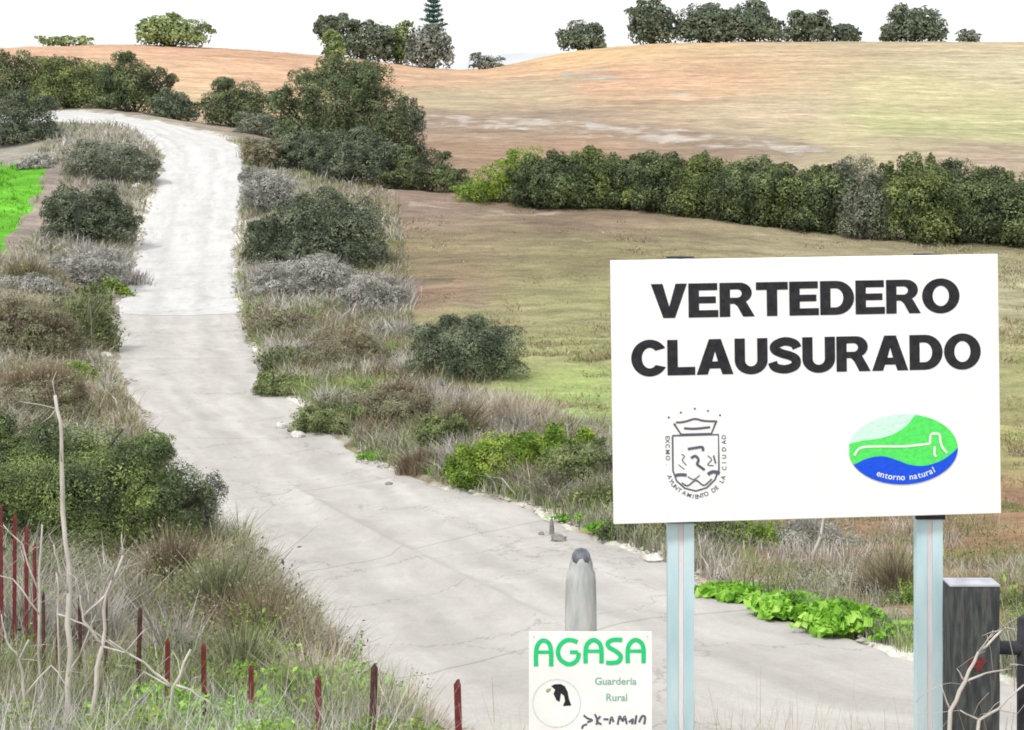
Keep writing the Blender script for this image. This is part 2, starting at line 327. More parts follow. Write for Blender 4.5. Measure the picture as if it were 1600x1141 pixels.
paint([(660,165,150),(800,172,146),(1000,190,138),(1180,215,126),(1320,240,117),(1250,246,115),(1100,228,120),(900,205,130),(660,185,140)], (.42, .38, .34), .85, 3)
paint([(870,118,205),(950,116,207),(990,135,190),(960,140,186),(890,128,196)], (.34, .34, .30), .8, 3)
paint([(1040,148,176),(1080,150,174),(1075,158,168),(1040,155,170)], (.36, .36, .32), .6, 3)
paint([(1330,185,142),(1480,180,145),(1600,190,140),(1600,215,130),(1450,205,134),(1330,200,136)], (.36, .38, .17), .35, 5)
paint([(640,452,59),(760,450,59.5),(760,475,55),(640,470,56)], (.24, .19, .14), .4, 3)
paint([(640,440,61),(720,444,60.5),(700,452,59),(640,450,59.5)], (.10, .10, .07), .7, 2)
# pale crumbly shoulder beside the road
sh = (np.clip(1-(SD.ravel()-.25)/.8, 0, 1)*np.clip(.75+2.2*(vnoise(XX, YY, 41, .5)+vnoise(XX, YY, 42, 1.7)).ravel(), 0, 1))
COL = COL*(1-sh[:, None])+np.array((.62, .59, .54))*sh[:, None]
nr, ncn = XX.shape
Vt = np.stack([XX.ravel(), YY.ravel(), ZZ.ravel()], 1)
ii = np.arange(nr*ncn).reshape(nr, ncn)
Ft = np.stack([ii[:-1, :-1], ii[:-1, 1:], ii[1:, 1:], ii[1:, :-1]], -1).reshape(-1, 4)
me = mesh_np('ground', Vt, Ft, True)
ca = me.color_attributes.new('soil', 'FLOAT_COLOR', 'POINT'); ca.data.foreach_set('color', np.concatenate([COL, np.ones((len(COL), 1))], 1).astype(np.float32).ravel())
gm, t, b = newmat('field_soil', .95)
at = N(t, 'ShaderNodeVertexColor', layer_name='soil'); tcn = N(t, 'ShaderNodeTexCoord')
def nn(scale, stretch, detail=5, rough=.6):
    mpn = N(t, 'ShaderNodeMapping'); mpn.inputs['Scale'].default_value = stretch; x = N(t, 'ShaderNodeTexNoise'); x.inputs['Scale'].default_value = scale
    x.inputs['Detail'].default_value = detail; x.inputs['Roughness'].default_value = rough
    t.links.new(tcn.outputs['Object'], mpn.inputs[0]); t.links.new(mpn.outputs[0], x.inputs['Vector']); return x
def mul(a, bsock, fac, lo, hi, tint=(1, 1, 1)):
    mr = N(t, 'ShaderNodeMapRange'); mr.inputs[1].default_value = .3; mr.inputs[2].default_value = .7; mr.inputs[3].default_value = lo; mr.inputs[4].default_value = hi
    t.links.new(bsock, mr.inputs[0]); m_ = N(t, 'ShaderNodeVectorMath', operation='SCALE'); t.links.new(a, m_.inputs[0]); t.links.new(mr.outputs[0], m_.inputs['Scale']); return m_.outputs[0]
n1 = nn(.12, (.35, 1.4, 1)); n2 = nn(1.1, (.5, 1, 1)); n3 = nn(9, (1, 1, 1), 6, .75); n4 = nn(.35, (.4, 1.2, .5), 6)
c_ = mul(at.outputs[0], n1.outputs[0], 1, .88, 1.12); c_ = mul(c_, n2.outputs[0], 1, .74, 1.26); c_ = mul(c_, n3.outputs[0], 1, .65, 1.35); c_ = mul(c_, n4.outputs[0], 1, .78, 1.2)
n6 = nn(.06, (1, 3, 1), 5); c_ = mul(c_, n6.outputs[0], 1, .86, 1.14); n7 = nn(2.5, (.45, 1.2, 1), 6, .75); c_ = mul(c_, n7.outputs[0], 1, .82, 1.18)
# green growth coming through
n5 = nn(.8, (.5, 1, 1), 8, .75); mr = N(t, 'ShaderNodeMapRange'); mr.inputs[1].default_value = .52; mr.inputs[2].default_value = .72; mr.inputs[4].default_value = .45
t.links.new(n5.outputs[0], mr.inputs[0]); mg = N(t, 'ShaderNodeMix', data_type='RGBA'); t.links.new(mr.outputs[0], mg.inputs[0]); t.links.new(c_, mg.inputs[6])
hs = N(t, 'ShaderNodeVectorMath', operation='MULTIPLY'); hs.inputs[1].default_value = (.85, 1.12, .75); t.links.new(c_, hs.inputs[0]); t.links.new(hs.outputs[0], mg.inputs[7])
t.links.new(mg.outputs[2], b.inputs['Base Color'])
bp = N(t, 'ShaderNodeBump'); bp.inputs['Strength'].default_value = .6; bp.inputs['Distance'].default_value = .06; t.links.new(n3.outputs[0], bp.inputs['Height']); t.links.new(bp.outputs[0], b.inputs['Normal'])
go = link('ground', me, gm); tag(go, kind='structure')

# road surface, one sheet for the white upper stretch, one for the concrete lower stretch
def roadmat(name, cols, streak):
    m, t, b = newmat(name, .9)
    uvn = N(t, 'ShaderNodeUVMap', uv_map='UVMap'); tcn = N(t, 'ShaderNodeTexCoord')
    def nz_(scale, stretch, src, detail=5, rough=.6):
        mpn = N(t, 'ShaderNodeMapping'); mpn.inputs['Scale'].default_value = stretch; x = N(t, 'ShaderNodeTexNoise'); x.inputs['Scale'].default_value = scale
        x.inputs['Detail'].default_value = detail; x.inputs['Roughness'].default_value = rough; t.links.new(src, mpn.inputs[0]); t.links.new(mpn.outputs[0], x.inputs['Vector']); return x
    a = nz_(1.0, (1.6, .14, 1), uvn.outputs[0]); c = nz_(.7, (1, 1, 1), tcn.outputs['Object'], 8, .7); g = nz_(22, (1, 1, 1), tcn.outputs['Object'], 6, .8)
    d = nz_(3, (1, .25, 1), uvn.outputs[0], 6, .7)
    rp = ramp(t, cols, pos=[.34, .5, .64]); mixf = N(t, 'ShaderNodeMix', data_type='FLOAT'); mixf.inputs[0].default_value = streak
    t.links.new(c.outputs[0], mixf.inputs[2]); t.links.new(a.outputs[0], mixf.inputs[3]); t.links.new(mixf.outputs[0], rp.inputs[0])
    src = rp.outputs[0]
    for q, lo, hi in ((g, .90, 1.06), (d, .94, 1.05)):
        mr = N(t, 'ShaderNodeMapRange'); mr.inputs[1].default_value = .3; mr.inputs[2].default_value = .7; mr.inputs[3].default_value = lo; mr.inputs[4].default_value = hi
        s_ = N(t, 'ShaderNodeVectorMath', operation='SCALE'); t.links.new(q.outputs[0], mr.inputs[0]); t.links.new(src, s_.inputs[0]); t.links.new(mr.outputs[0], s_.inputs['Scale']); src = s_.outputs[0]
    sx = N(t, 'ShaderNodeSeparateXYZ'); wob_ = N(t, 'ShaderNodeVectorMath', operation='ADD'); wn = nz_(.6, (1, .5, 1), uvn.outputs[0], 3)
    sc3 = N(t, 'ShaderNodeVectorMath', operation='SCALE'); sc3.inputs['Scale'].default_value = .5; t.links.new(wn.outputs['Color'], sc3.inputs[0])
    t.links.new(uvn.outputs[0], wob_.inputs[0]); t.links.new(sc3.outputs[0], wob_.inputs[1]); t.links.new(wob_.outputs[0], sx.inputs[0])
    def M_(op, a, b_=None, c3=None):
        x = N(t, 'ShaderNodeMath', operation=op)
        for i_, v_ in enumerate((a, b_, c3)):
            if v_ is None: continue
            if isinstance(v_, (int, float)): x.inputs[i_].default_value = v_
            else: t.links.new(v_, x.inputs[i_])
        return x.outputs[0]
    def scale_by(src, f_):
        s_ = N(t, 'ShaderNodeVectorMath', operation='SCALE'); t.links.new(src, s_.inputs[0]); t.links.new(f_, s_.inputs['Scale']); return s_.outputs[0]
    u_ = sx.outputs[0]; v_ = sx.outputs[1]
    tr_ = M_('SUBTRACT', M_('ABSOLUTE', M_('SUBTRACT', u_, 2.45)), .85)          # two wheel tracks
    tk = M_('MULTIPLY', M_('POWER', 2.718, M_('MULTIPLY', M_('MULTIPLY', tr_, tr_), -18.0)), a.outputs[0])
    src = scale_by(src, M_('SUBTRACT', 1.03, M_('MULTIPLY', tk, .20)))
    jn = M_('LESS_THAN', M_('ABSOLUTE', M_('SUBTRACT', M_('FRACT', M_('DIVIDE', v_, 6.5)), .5)), .0035)
    if streak > .52: src = scale_by(src, M_('SUBTRACT', 1.0, M_('MULTIPLY', jn, .28)))
    vo = N(t, 'ShaderNodeTexVoronoi', feature='DISTANCE_TO_EDGE'); vo.inputs['Scale'].default_value = .33; wv = N(t, 'ShaderNodeVectorMath', operation='ADD')
    cn = nz_(2.2, (1, 1, 1), tcn.outputs['Object'], 5); t.links.new(tcn.outputs['Object'], wv.inputs[0]); t.links.new(cn.outputs['Color'], wv.inputs[1]); t.links.new(wv.outputs[0], vo.inputs['Vector'])
    src = scale_by(src, M_('SUBTRACT', 1.0, M_('MULTIPLY', M_('LESS_THAN', vo.outputs['Distance'], .006), .22)))
    sp_ = nz_(45, (1, 1, 1), tcn.outputs['Object'], 3, .8); src = scale_by(src, M_('SUBTRACT', 1.0, M_('MULTIPLY', M_('GREATER_THAN', sp_.outputs[0], .66), .30)))
    t.links.new(src, b.inputs['Base Color'])
    bp = N(t, 'ShaderNodeBump'); bp.inputs['Strength'].default_value = .35; bp.inputs['Distance'].default_value = .02; t.links.new(g.outputs[0], bp.inputs['Height']); t.links.new(bp.outputs[0], b.inputs['Normal'])
    return m
M['roadw'] = roadmat('white_gravel', [(.44, .437, .43), (.54, .537, .53), (.61, .607, .60)], .5)
M['roadc'] = roadmat('dusty_concrete', [(.36, .345, .32), (.45, .435, .41), (.53, .515, .49)], .55)
def dist_line(P, pts):
    d = np.full(len(P), 99.); sgn = np.zeros(len(P))
    for a, b_ in zip(pts[:-1], pts[1:]):
        a = np.array(a); b_ = np.array(b_); D = b_-a; h = np.clip(((P-a) @ D)/(D @ D), 0, 1); r = P-(a+D*h[:, None]); q = np.linalg.norm(r, axis=1)
        s = np.sign(D[0]*r[:, 1]-D[1]*r[:, 0]); m_ = q < d; sgn[m_] = s[m_]; d = np.minimum(d, q)
    return d, sgn
def road_piece(name, i0, i1, mat, lift, nx=70):
    s = np.linspace(0, 1, nx)
    a = EL[i0:i1][:, None, :]*(1-s)[None, :, None]+ER[i0:i1][:, None, :]*s[None, :, None]
    X, Y = a[..., 0], a[..., 1]; Z = tz(X, Y)+lift
    Z = Z+vnoise(X, Y, 51, 1.6)*.02+vnoise(X, Y, 52, .3)*.006
    wd = np.linalg.norm(ER-EL, axis=1)[i0:i1]
    edge = np.minimum(s[None, :], 1-s[None, :])*wd[:, None]
    Z = Z-.05*np.clip(1-edge/.12, 0, 1)
    seam = [hit(*p)[:2] for p in ((450, 765), (520, 805), (600, 850), (680, 890), (760, 930), (840, 975))]
    d, sg = dist_line(np.stack([X.ravel(), Y.ravel()], 1), seam)
    Z = Z+(np.exp(-(d/.13)**2)*.085).reshape(Z.shape)
    V = np.stack([X.ravel(), Y.ravel(), Z.ravel()], 1); k = np.arange(X.size).reshape(X.shape)
    Fq = np.stack([k[:-1, :-1], k[1:, :-1], k[1:, 1:], k[:-1, 1:]], -1).reshape(-1, 4)
    me = mesh_np(name, V, Fq, True); uv = me.uv_layers.new(name='UVMap')
    UVc = np.stack([(s[None, :]*wd[:, None]), np.repeat(arc[i0:i1][:, None], nx, 1)], -1).reshape(-1, 2)
    uv.data.foreach_set('uv', UVc[Fq.ravel()].astype(np.float32).ravel())
    o = link(name, me, mat); tag(o, kind='structure'); return o
isp = int(np.argmin(abs((EL[:, 1]+ER[:, 1])/2-56)))
road_piece('road', 0, isp+1, M['roadw'], .008)
road_piece('road', isp-2, NT, M['roadc'], .0)

# distant hills
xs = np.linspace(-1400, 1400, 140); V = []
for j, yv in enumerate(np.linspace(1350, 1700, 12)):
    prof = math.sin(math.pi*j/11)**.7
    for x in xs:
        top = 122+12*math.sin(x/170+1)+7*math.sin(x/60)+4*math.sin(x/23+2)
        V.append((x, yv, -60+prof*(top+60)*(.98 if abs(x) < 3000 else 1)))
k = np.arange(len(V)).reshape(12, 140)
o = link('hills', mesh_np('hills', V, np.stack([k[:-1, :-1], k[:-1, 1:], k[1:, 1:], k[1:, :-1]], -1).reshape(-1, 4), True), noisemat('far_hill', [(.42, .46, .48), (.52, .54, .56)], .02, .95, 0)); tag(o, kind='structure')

# ------------------------------------------------------------------ foliage generators
def leaves(cent, nrm, size, aspect, r, fold=.0):
    """one diamond leaf per centre"""
    n_ = len(cent); t1 = r.normal(size=(n_, 3)); t1 -= nrm*(t1*nrm).sum(1)[:, None]*.8; t1 /= np.linalg.norm(t1, axis=1)[:, None]
    t2 = np.cross(nrm, t1); t2 /= np.linalg.norm(t2, axis=1)[:, None]+1e-9
    s = (size*(.6+.8*r.random(n_)))[:, None]
    V = np.stack([cent-t1*s, cent+t2*s*aspect, cent+t1*s, cent-t2*s*aspect], 1).reshape(-1, 3)
    return V, np.arange(n_*4).reshape(-1, 4)
def unit(v): return v/np.linalg.norm(v, axis=-1, keepdims=True)
def crown_mesh(name, lobes, nleaf, size, aspect=.45, seed=0, clump=.22, up=.3, droop=0):
    """lobes: (cx,cy,cz,rx,ry,rz) in local space; every lobe is a shell of rounded leaf clumps with crevices between"""
    r = np.random.default_rng(seed); lob = np.array(lobes, float); area = (lob[:, 3]*lob[:, 5])**.85; area /= area.sum()
    CS, NS = [], []
    for l, a in zip(lob, area):
        nl = max(30, int(nleaf*a)); rad = l[3:]; nc = int(np.clip((1.15/clump**2)*(1+1.2*a), 12, 80)*(.7+.6*r.random()))
        cd = unit(r.normal(size=(nc, 3))); cr_ = .55+.5*r.random(nc); cg = .80+.26*r.random(nc)
        d = unit(r.normal(size=(nl, 3))); d[:, 2] = np.where((d[:, 2] < -.3) & (r.random(nl) < .6), -d[:, 2], d[:, 2])
        cs_ = d @ cd.T; k = cs_.argmax(1); ang = np.arccos(np.clip(cs_[np.arange(nl), k], -1, 1)); w0 = 2.6/math.sqrt(nc)*cr_[k]
        bump = np.sqrt(np.maximum(0, 1-(ang/w0)**2)); inw = r.exponential(.055, nl)
        rr = cg[k]*(.66+.34*bump)-inw+r.normal(size=nl)*.018; rr = np.where(r.random(nl) < .07, rr+.10*r.random(nl), rr)
        c = l[:3]+d*rad*rr[:, None]
        n0 = unit(d*.6+(d-cd[k]*math.cos(.1))*2.2+cd[k]*.35+np.array([0, 0, up*.6])); CS.append(c); NS.append(unit(n0+r.normal(size=(nl, 3))*.34))
    c = np.concatenate(CS); nrm = np.concatenate(NS)
    keep = c[:, 2] > -.02; c = c[keep]; nrm = nrm[keep]
    V, Fq = leaves(c, nrm, np.full(len(c), size), aspect, r)
    return mesh_np(name, V, Fq)
def branches(mb, base, tips, r0, r):
    base = Vector(base)
    for tp in tips:
        tp = Vector(tp); mid = base.lerp(tp, .5)+Vector((r.normal()*.08, r.normal()*.08, .06))*(tp-base).length
        mb.tube([base+Vector((r.normal()*r0, r.normal()*r0, 0)), base.lerp(mid, .6), mid, tp], [r0, r0*.75, r0*.5, r0*.15], 5)
def px_lobe(cx, cy, rx, ry, Y, base, ydepth=None, dy=0):
    x, _, z = W(cx, cy, Y); s = Y/F
    return (x-base[0], dy, z-base[2], rx*s, (ydepth or rx*s), ry*s)
def shrub(name, lobes, rowb, Y, mat, nleaf, leafpx, label, cat, group=None, aspect=.5, seed=0, clump=.22, trunk=True, depthk=.8, up=.3, leafsize=None, trunkh=0, part='crown', dome=True):
    """lobes given on the photo (cx,cy,rx,ry) and set at distance Y as solids of the same depth as width"""
    r = np.random.default_rng(seed+77)
    x0 = min(l[0]-l[2] for l in lobes); x1 = max(l[0]+l[2] for l in lobes); xc = (x0+x1)/2
    bx = (xc-800)/F*Y; bz = tz1(bx, Y); base = (bx, Y, bz); s = Y/F; LL = []
    for i, l in enumerate(lobes):
        q = list(px_lobe(*l, Y, base)); q[4] = q[3]*depthk
        if len(lobes) > 1: q[1] = (r.random()-.5)*q[3]*.7
        LL.append(q)
        for k in range(3):       # small bumps that break the outline
            a = math.pi*(-.05+1.1*r.random()); e = .24+.16*r.random()
            LL.append([q[0]+math.cos(a)*q[3]*.86, q[1]+(r.random()-.5)*q[4]*1.0, q[2]+math.sin(a)*q[5]*.84, q[3]*e, q[3]*e, q[5]*e*.95])
    if dome and not trunkh:
        W_ = (x1-x0)*s; Hh = max(l[2]+l[5] for l in LL); LL.append([0, 0, Hh*.36, W_*.485, W_*.485*depthk, Hh*.60])
    if not trunkh:
        wd = (x1-x0)*s; zt = max(l[2]+l[5]*.2 for l in LL)         # foliage comes down to the ground
        for k in range(7):
            f = -.5+(k+.5)/7; h_ = zt*(.36+.22*r.random())*(1-abs(f)*.7)
            LL.append([f*wd*.84, (r.random()-.6)*wd*.25*depthk, h_*.55, wd*.14, wd*.30*depthk, h_*.75])
    LL = [[l[0], l[1], max(l[2], .05), max(l[3], .15), max(l[4], .15), max(l[5], .2)] for l in LL]
    sz = leafsize or leafpx*s*(.82 if Y < 130 else 1); nleaf = int(nleaf*(1.45 if Y < 130 else 1.2))
    root = empty(name, base, label, cat, group)
    link(part, crown_mesh(name+'_'+part, LL, nleaf, sz, aspect, seed, clump, up), mat, root)
    if trunk:
        mb = MB(); big = sorted(LL, key=lambda l: -l[3])[:7]
        branches(mb, (0, 0, -.15), [(l[0], l[1], l[2]+l[5]*.3) for l in big], max(.02, .035*(x1-x0)*s*.5), r)
        for k in range(10):
            l = LL[int(r.integers(len(LL)))]; a = unit(r.normal(size=3)); 
            p = Vector((l[0], l[1], l[2])); q = p+Vector((a[0]*l[3], a[1]*l[4], abs(a[2])*l[5]))*.95
            if q.z > .1: mb.tube([p*.6, p.lerp(q, .6), q], [.012*(x1-x0)*s, .007*(x1-x0)*s, .003*(x1-x0)*s], 4)
        mb.build('trunk', M['bark'], root, True)
    return root
def auto(x0, y0, x1, y1, seed=0, k=4):
    """lobes filling a bounding box with a domed, uneven outline"""
    r = np.random.default_rng(seed); w_, h = x1-x0, y1-y0; cx = (x0+x1)/2; L_ = [(cx, y0+h*.62, w_*.40, h*.56)]
    for i in range(k):
        f = (i+.5)/k; x = x0+w_*(.12+.76*f); top = 1-abs(2*f-1)**2*.18+.12*(r.random()-.5); L_.append((x, y1-h*top*.55, w_*(.17+.06*r.random()), h*.38*top*(.85+.3*r.random())))
    return L_
def blades_np(base, h, wdt, lean, r, bend=.5):
    """tapering blades: base (n,3), height, width, lean vector (n,2)"""
    n_ = len(base); a = r.random(n_)*6.283; sx = np.stack([np.cos(a), np.sin(a)*.6, np.zeros(n_)], 1)*(wdt/2)[:, None]
    l3 = np.concatenate([lean, np.zeros((n_, 1))], 1)*h[:, None]
    up = np.array([0, 0, 1.])*h[:, None]
    m_ = base+up*.55+l3*.35; tp = base+up*(1-.25*np.linalg.norm(lean, axis=1)[:, None])+l3*(1+bend*.3)
    V = np.stack([base-sx, base+sx, m_+sx*.8, m_-sx*.8, tp+sx*.2, tp-sx*.2], 1).reshape(-1, 3)
    k = np.arange(n_)[:, None]*6
    return V, np.concatenate([k+np.array([0, 1, 2, 3]), k+np.array([3, 2, 4, 5])], 1).reshape(-1, 4)
def tuft(name, bb, Y, mat, nb, label, cat='dry plant', group=None, seed=0, leaf=0, lmat=None, lsize=.03, spread=.5, wpx=1.0, dome=.65, twig=False):
    """a clump of stems filling the photo box bb=(x0,y0,x1,y1)"""
    r = np.random.default_rng(seed+500); x0, y0, x1, y1 = bb; s = Y/F; cx = (x0+x1)/2; bx = (cx-800)/F*Y; bz = tz1(bx, Y)
    wd = (x1-x0)*s; H = max(.12, -(y0-HZ)*s-bz)
    ns_ = 9; sc_ = np.clip(r.normal(size=(ns_, 2))*.42, -.9, .9); sh_ = (.55+.5*r.random(ns_)); sh_[0] = 1.08; sc_[0] *= .4; ki = r.integers(0, ns_, nb)
    px_ = sc_[ki, 0]+r.normal(size=nb)*.22; py = sc_[ki, 1]+r.normal(size=nb)*.22; q = np.minimum(np.hypot(px_, py), 1.3)
    bxs = px_*wd*.46; bys = py*wd*.34
    zb = tz(bx+bxs, Y+bys)-bz-.03
    h = H*sh_[ki]*(1-(1-dome)*q**2*.7)*(.35+.7*r.random(nb)); lean = np.stack([px_-sc_[ki, 0]*.5, py-sc_[ki, 1]*.5], 1)*spread*(wd*.16/H+.2)+r.normal(size=(nb, 2))*.22+np.clip(r.normal(size=(ns_, 2)), -1, 1)[ki]*.14
    V, Fq = blades_np(np.stack([bxs, bys, zb], 1), h, np.full(nb, wpx*1.6*s)*(.5+r.random(nb)), lean, r)
    me_ = mesh_np(name, V, Fq)
    if leaf:
        k = r.integers(0, nb, leaf); f = (.25+.75*r.random(leaf))[:, None]
        b0 = np.stack([bxs, bys, zb], 1)[k]; l3 = np.concatenate([lean[k], np.zeros((leaf, 1))], 1)*h[k][:, None]
        c = b0+np.array([0, 0, 1.])*h[k][:, None]*f+l3*f+r.normal(size=(leaf, 3))*.03*wd
        Vl, Fl = leaves(c, unit(r.normal(size=(leaf, 3))+np.array([0, 0, .5])), np.full(leaf, lsize), .5, r)
        root = empty(name, (bx, Y, bz), label, cat, group)
        link('stems', me_, mat, root); link('leaves', mesh_np('leaves', Vl, Fl), lmat, root)
        return root
    o = link(name, me_, mat, None, (bx, Y, bz)); return tag(o, label, cat, group)

# ------------------------------------------------------------------ the large shrubs and trees
def S_(n_, l_, *a, **k): return shrub(n_, [(x, y-1, rx*1.12, ry*1.06) for x, y, rx, ry in l_], *a, **k)
S = S_
crest = 'trees on the skyline'
S('round_tree', [(255,45,35,22),(295,52,32,18),(232,48,20,18)], 68, 230, M['farl'], 5000, 2.2, 'low spreading light green tree alone on the left part of the skyline', 'tree', crest, clump=.22, aspect=.7, seed=1)
S('round_tree', [(523,40,30,20),(510,48,18,22)], 80, 236, M['far'], 3600, 2.2, 'dark round-headed tree at the left end of the skyline clump', 'tree', crest, clump=.22, aspect=.7, seed=2, trunkh=1)
S('round_tree', [(522,68,18,18)], 84, 232, M['farl'], 1600, 2.2, 'small light green tree below the dark round-headed one on the skyline', 'tree', crest, clump=.22, aspect=.7, seed=3)
S('round_tree', [(572,62,36,26),(592,70,24,22),(552,66,24,22)], 92, 237, M['far'], 5200, 2.2, 'wide dark tree in the middle of the skyline clump', 'tree', crest, clump=.22, aspect=.7, seed=4)
S('round_tree', [(625,58,24,22),(612,72,22,20)], 94, 240, M['farl'], 2600, 2.2, 'yellowish green tree left of the conifer on the skyline', 'tree', crest, clump=.22, aspect=.7, seed=5)
S('round_tree', [(668,66,32,26),(688,80,22,16),(650,82,20,16)], 100, 236, M['farg'], 4200, 2.2, 'pale grey-green tree in front of the conifer on the skyline', 'tree', crest, clump=.22, aspect=.7, seed=6)
S('round_tree', [(908,56,30,24),(925,62,24,14),(893,62,20,14)], 76, 252, M['far'], 4200, 2.2, 'small domed tree standing alone between two skyline clumps', 'tree', crest, clump=.22, aspect=.7, seed=7)
S('round_tree', [(1018,30,34,30),(1008,45,24,24),(1038,44,18,22)], 68, 256, M['far'], 5500, 2.2, 'tall greyish tree at the left end of the long skyline row', 'tree', crest, clump=.22, aspect=.7, seed=8)
S('round_tree', [(1098,36,42,30),(1075,48,22,20),(1120,48,34,18)], 66, 257, M['far'], 7000, 2.2, 'broad dark tree, left one of the joined pair on the skyline', 'tree', crest, clump=.22, aspect=.7, seed=9)
S('round_tree', [(1178,34,44,28),(1205,48,24,20),(1150,46,28,20)], 66, 258, M['far'], 7000, 2.2, 'broad dark tree, right one of the joined pair on the skyline', 'tree', crest, clump=.22, aspect=.7, seed=10)
S('round_tree', [(1262,42,34,24),(1285,52,18,14)], 65, 258, M['far'], 4500, 2.2, 'medium dark tree right of the joined pair on the skyline', 'tree', crest, clump=.22, aspect=.7, seed=11)
S('round_bush', [(1322,52,22,12)], 64, 259, M['far'], 1500, 2.2, 'low bush at the right end of the long skyline row', 'bush', crest, clump=.22, aspect=.7, seed=12)
S('round_tree', [(1428,36,38,28),(1405,52,26,14),(1455,52,26,14)], 63, 259, M['far'], 6000, 2.2, 'large domed dark tree alone at right on the skyline', 'tree', crest, clump=.22, aspect=.7, seed=13)
S('round_bush', [(1388,56,14,8)], 63, 259, M['far'], 500, 2.2, 'low bush touching the left foot of the lone right skyline tree', 'bush', crest, clump=.22, aspect=.7, seed=14)
S('round_bush', [(1512,55,18,8)], 64, 260, M['farg'], 600, 2.2, 'faint small bush right of the lone right skyline tree', 'bush', crest, clump=.22, aspect=.7, seed=15)
S('round_bush', [(745,92,14,8),(775,96,12,6)], 108, 242, M['farg'], 600, 2.2, 'small greyish bush in the skyline dip right of the conifer', 'bush', crest, clump=.22, aspect=.7, seed=16)
S('round_bush', [(90,64,28,7),(128,64,18,6)], 72, 233, M['farl'], 700, 2.2, 'low pale green bush at the far left of the skyline', 'bush', crest, clump=.22, aspect=.7, seed=17)
S = shrub
# conifer
Yc = 240; s = Yc/F; bx = (677-800)/F*Yc; bz = tz1(bx, Yc); H = -(-8-HZ)*s-bz
root = empty('conifer_tree', (bx, Yc, bz), 'dark green tiered conifer rising above the skyline clump', 'conifer', crest)
mb = MB(); mb.tube([(0, 0, -.3), (.05, 0, H*.5), (0, 0, H)], [.32, .22, .06], 7); mb.build('trunk', M['bark'], root, True)
cs = []; mbb = MB()
for z in np.linspace(.28, .97, 11):
    for k in range(7):
        a = k*.9+z*31; Lb = (.16+.95*(1-z))*H*.26*(.7+.6*random.random())
        tip = Vector((math.cos(a)*Lb, math.sin(a)*Lb, z*H+Lb*.28)); mbb.tube([(0, 0, z*H), tip*.5+Vector((0, 0, z*H*.5-.05)), tip], [.07, .05, .02], 4)
        for f in np.linspace(.3, 1, 7):
            for _ in range(11): p = Vector((0, 0, z*H)).lerp(tip, f)+Vector([random.gauss(0, .17), random.gauss(0, .17), random.gauss(0, .10)]); cs.append(p)
mbb.build('limbs', M['bark'], root, True)
c = np.array(cs); V, Fq = leaves(c, unit(rng.normal(size=c.shape)), np.full(len(c), .2), .4, rng); link('needles', mesh_np('needles', V, Fq), M['conifer'], root)

up = 'trees and shrubs along the upper bend of the road'
S('wide_shrub', [(20,110,45,32),(60,120,45,40),(0,130,40,50)], 185, 121, M['hedge'], 15000, 1.9, 'dark rounded shrub at the left frame edge behind the road bend', 'shrub', up, seed=20)
S('wide_shrub', [(120,125,60,42),(90,140,50,45),(150,150,55,40)], 185, 118, M['hedgey'], 20000, 1.9, 'tallest yellow-topped shrub above the upper road bend', 'shrub', up, seed=21)
S('wide_shrub', [(205,125,52,42),(235,148,44,42),(180,150,40,45)], 190, 116, M['hedge'], 18000, 1.9, 'dark shrub sloping down right above the upper road bend', 'shrub', up, seed=22)
S('wide_shrub', [(268,165,32,28),(292,175,22,18)], 195, 113, M['dark'], 7000, 1.9, 'small low shrub at the right foot of the sloping upper shrubs', 'shrub', up, seed=23)
S('wide_shrub', [(45,190,48,40),(10,185,50,45),(75,210,24,20),(20,215,60,20)], 238, 98, M['dark'], 16000, 1.9, 'near black shrub at the left frame edge below the upper road', 'shrub', up, seed=24)
S('wide_shrub', [(365,160,50,34),(340,170,30,26),(400,165,34,30)], 205, 112, M['olive'], 13000, 1.9, 'rounded olive green shrub right of the gap at the upper bend', 'shrub', up, seed=25)
S('wide_shrub', [(395,192,32,18),(430,200,26,20)], 215, 106, M['greyg'], 5000, 1.9, 'low grey-green shrub in front of the olive one by the upper bend', 'shrub', up, seed=26)
S('tall_tree', [(535,188,112,92),(525,160,75,68),(520,125,50,36),(470,180,50,50),(590,190,55,50),(440,165,25,30),(560,150,40,40)], 290, 101, M['olive'], 46000, 2.0, 'tallest pyramid-shaped green tree right of the upper road', 'tree', up, seed=27, dome=False)
S('round_tree', [(635,178,32,26),(648,200,22,30)], 270, 103, M['dark'], 6500, 2.0, 'rounded dark tree leaning out at the right of the pyramid-shaped one', 'tree', up, seed=28)
S('wide_shrub', [(470,240,52,42),(440,240,32,36),(500,250,40,40)], 295, 92, M['dark'], 17000, 2.0, 'dark rounded shrub on the road side under the pyramid-shaped tree', 'shrub', up, seed=29)
S('wide_shrub', [(560,245,60,45),(600,255,36,36),(530,265,42,32)], 300, 90, M['dark'], 19000, 2.0, 'broad dark shrub in front of the pyramid-shaped tree, nearest the field', 'shrub', up, seed=30)
S('low_shrub', [(660,262,52,36),(700,280,34,22),(640,280,45,22),(720,288,20,14)], 306, 89, M['hedge'], 16000, 1.8, 'low dark spreading shrub tapering right towards the field hedge', 'shrub', up, seed=31, dome=False)

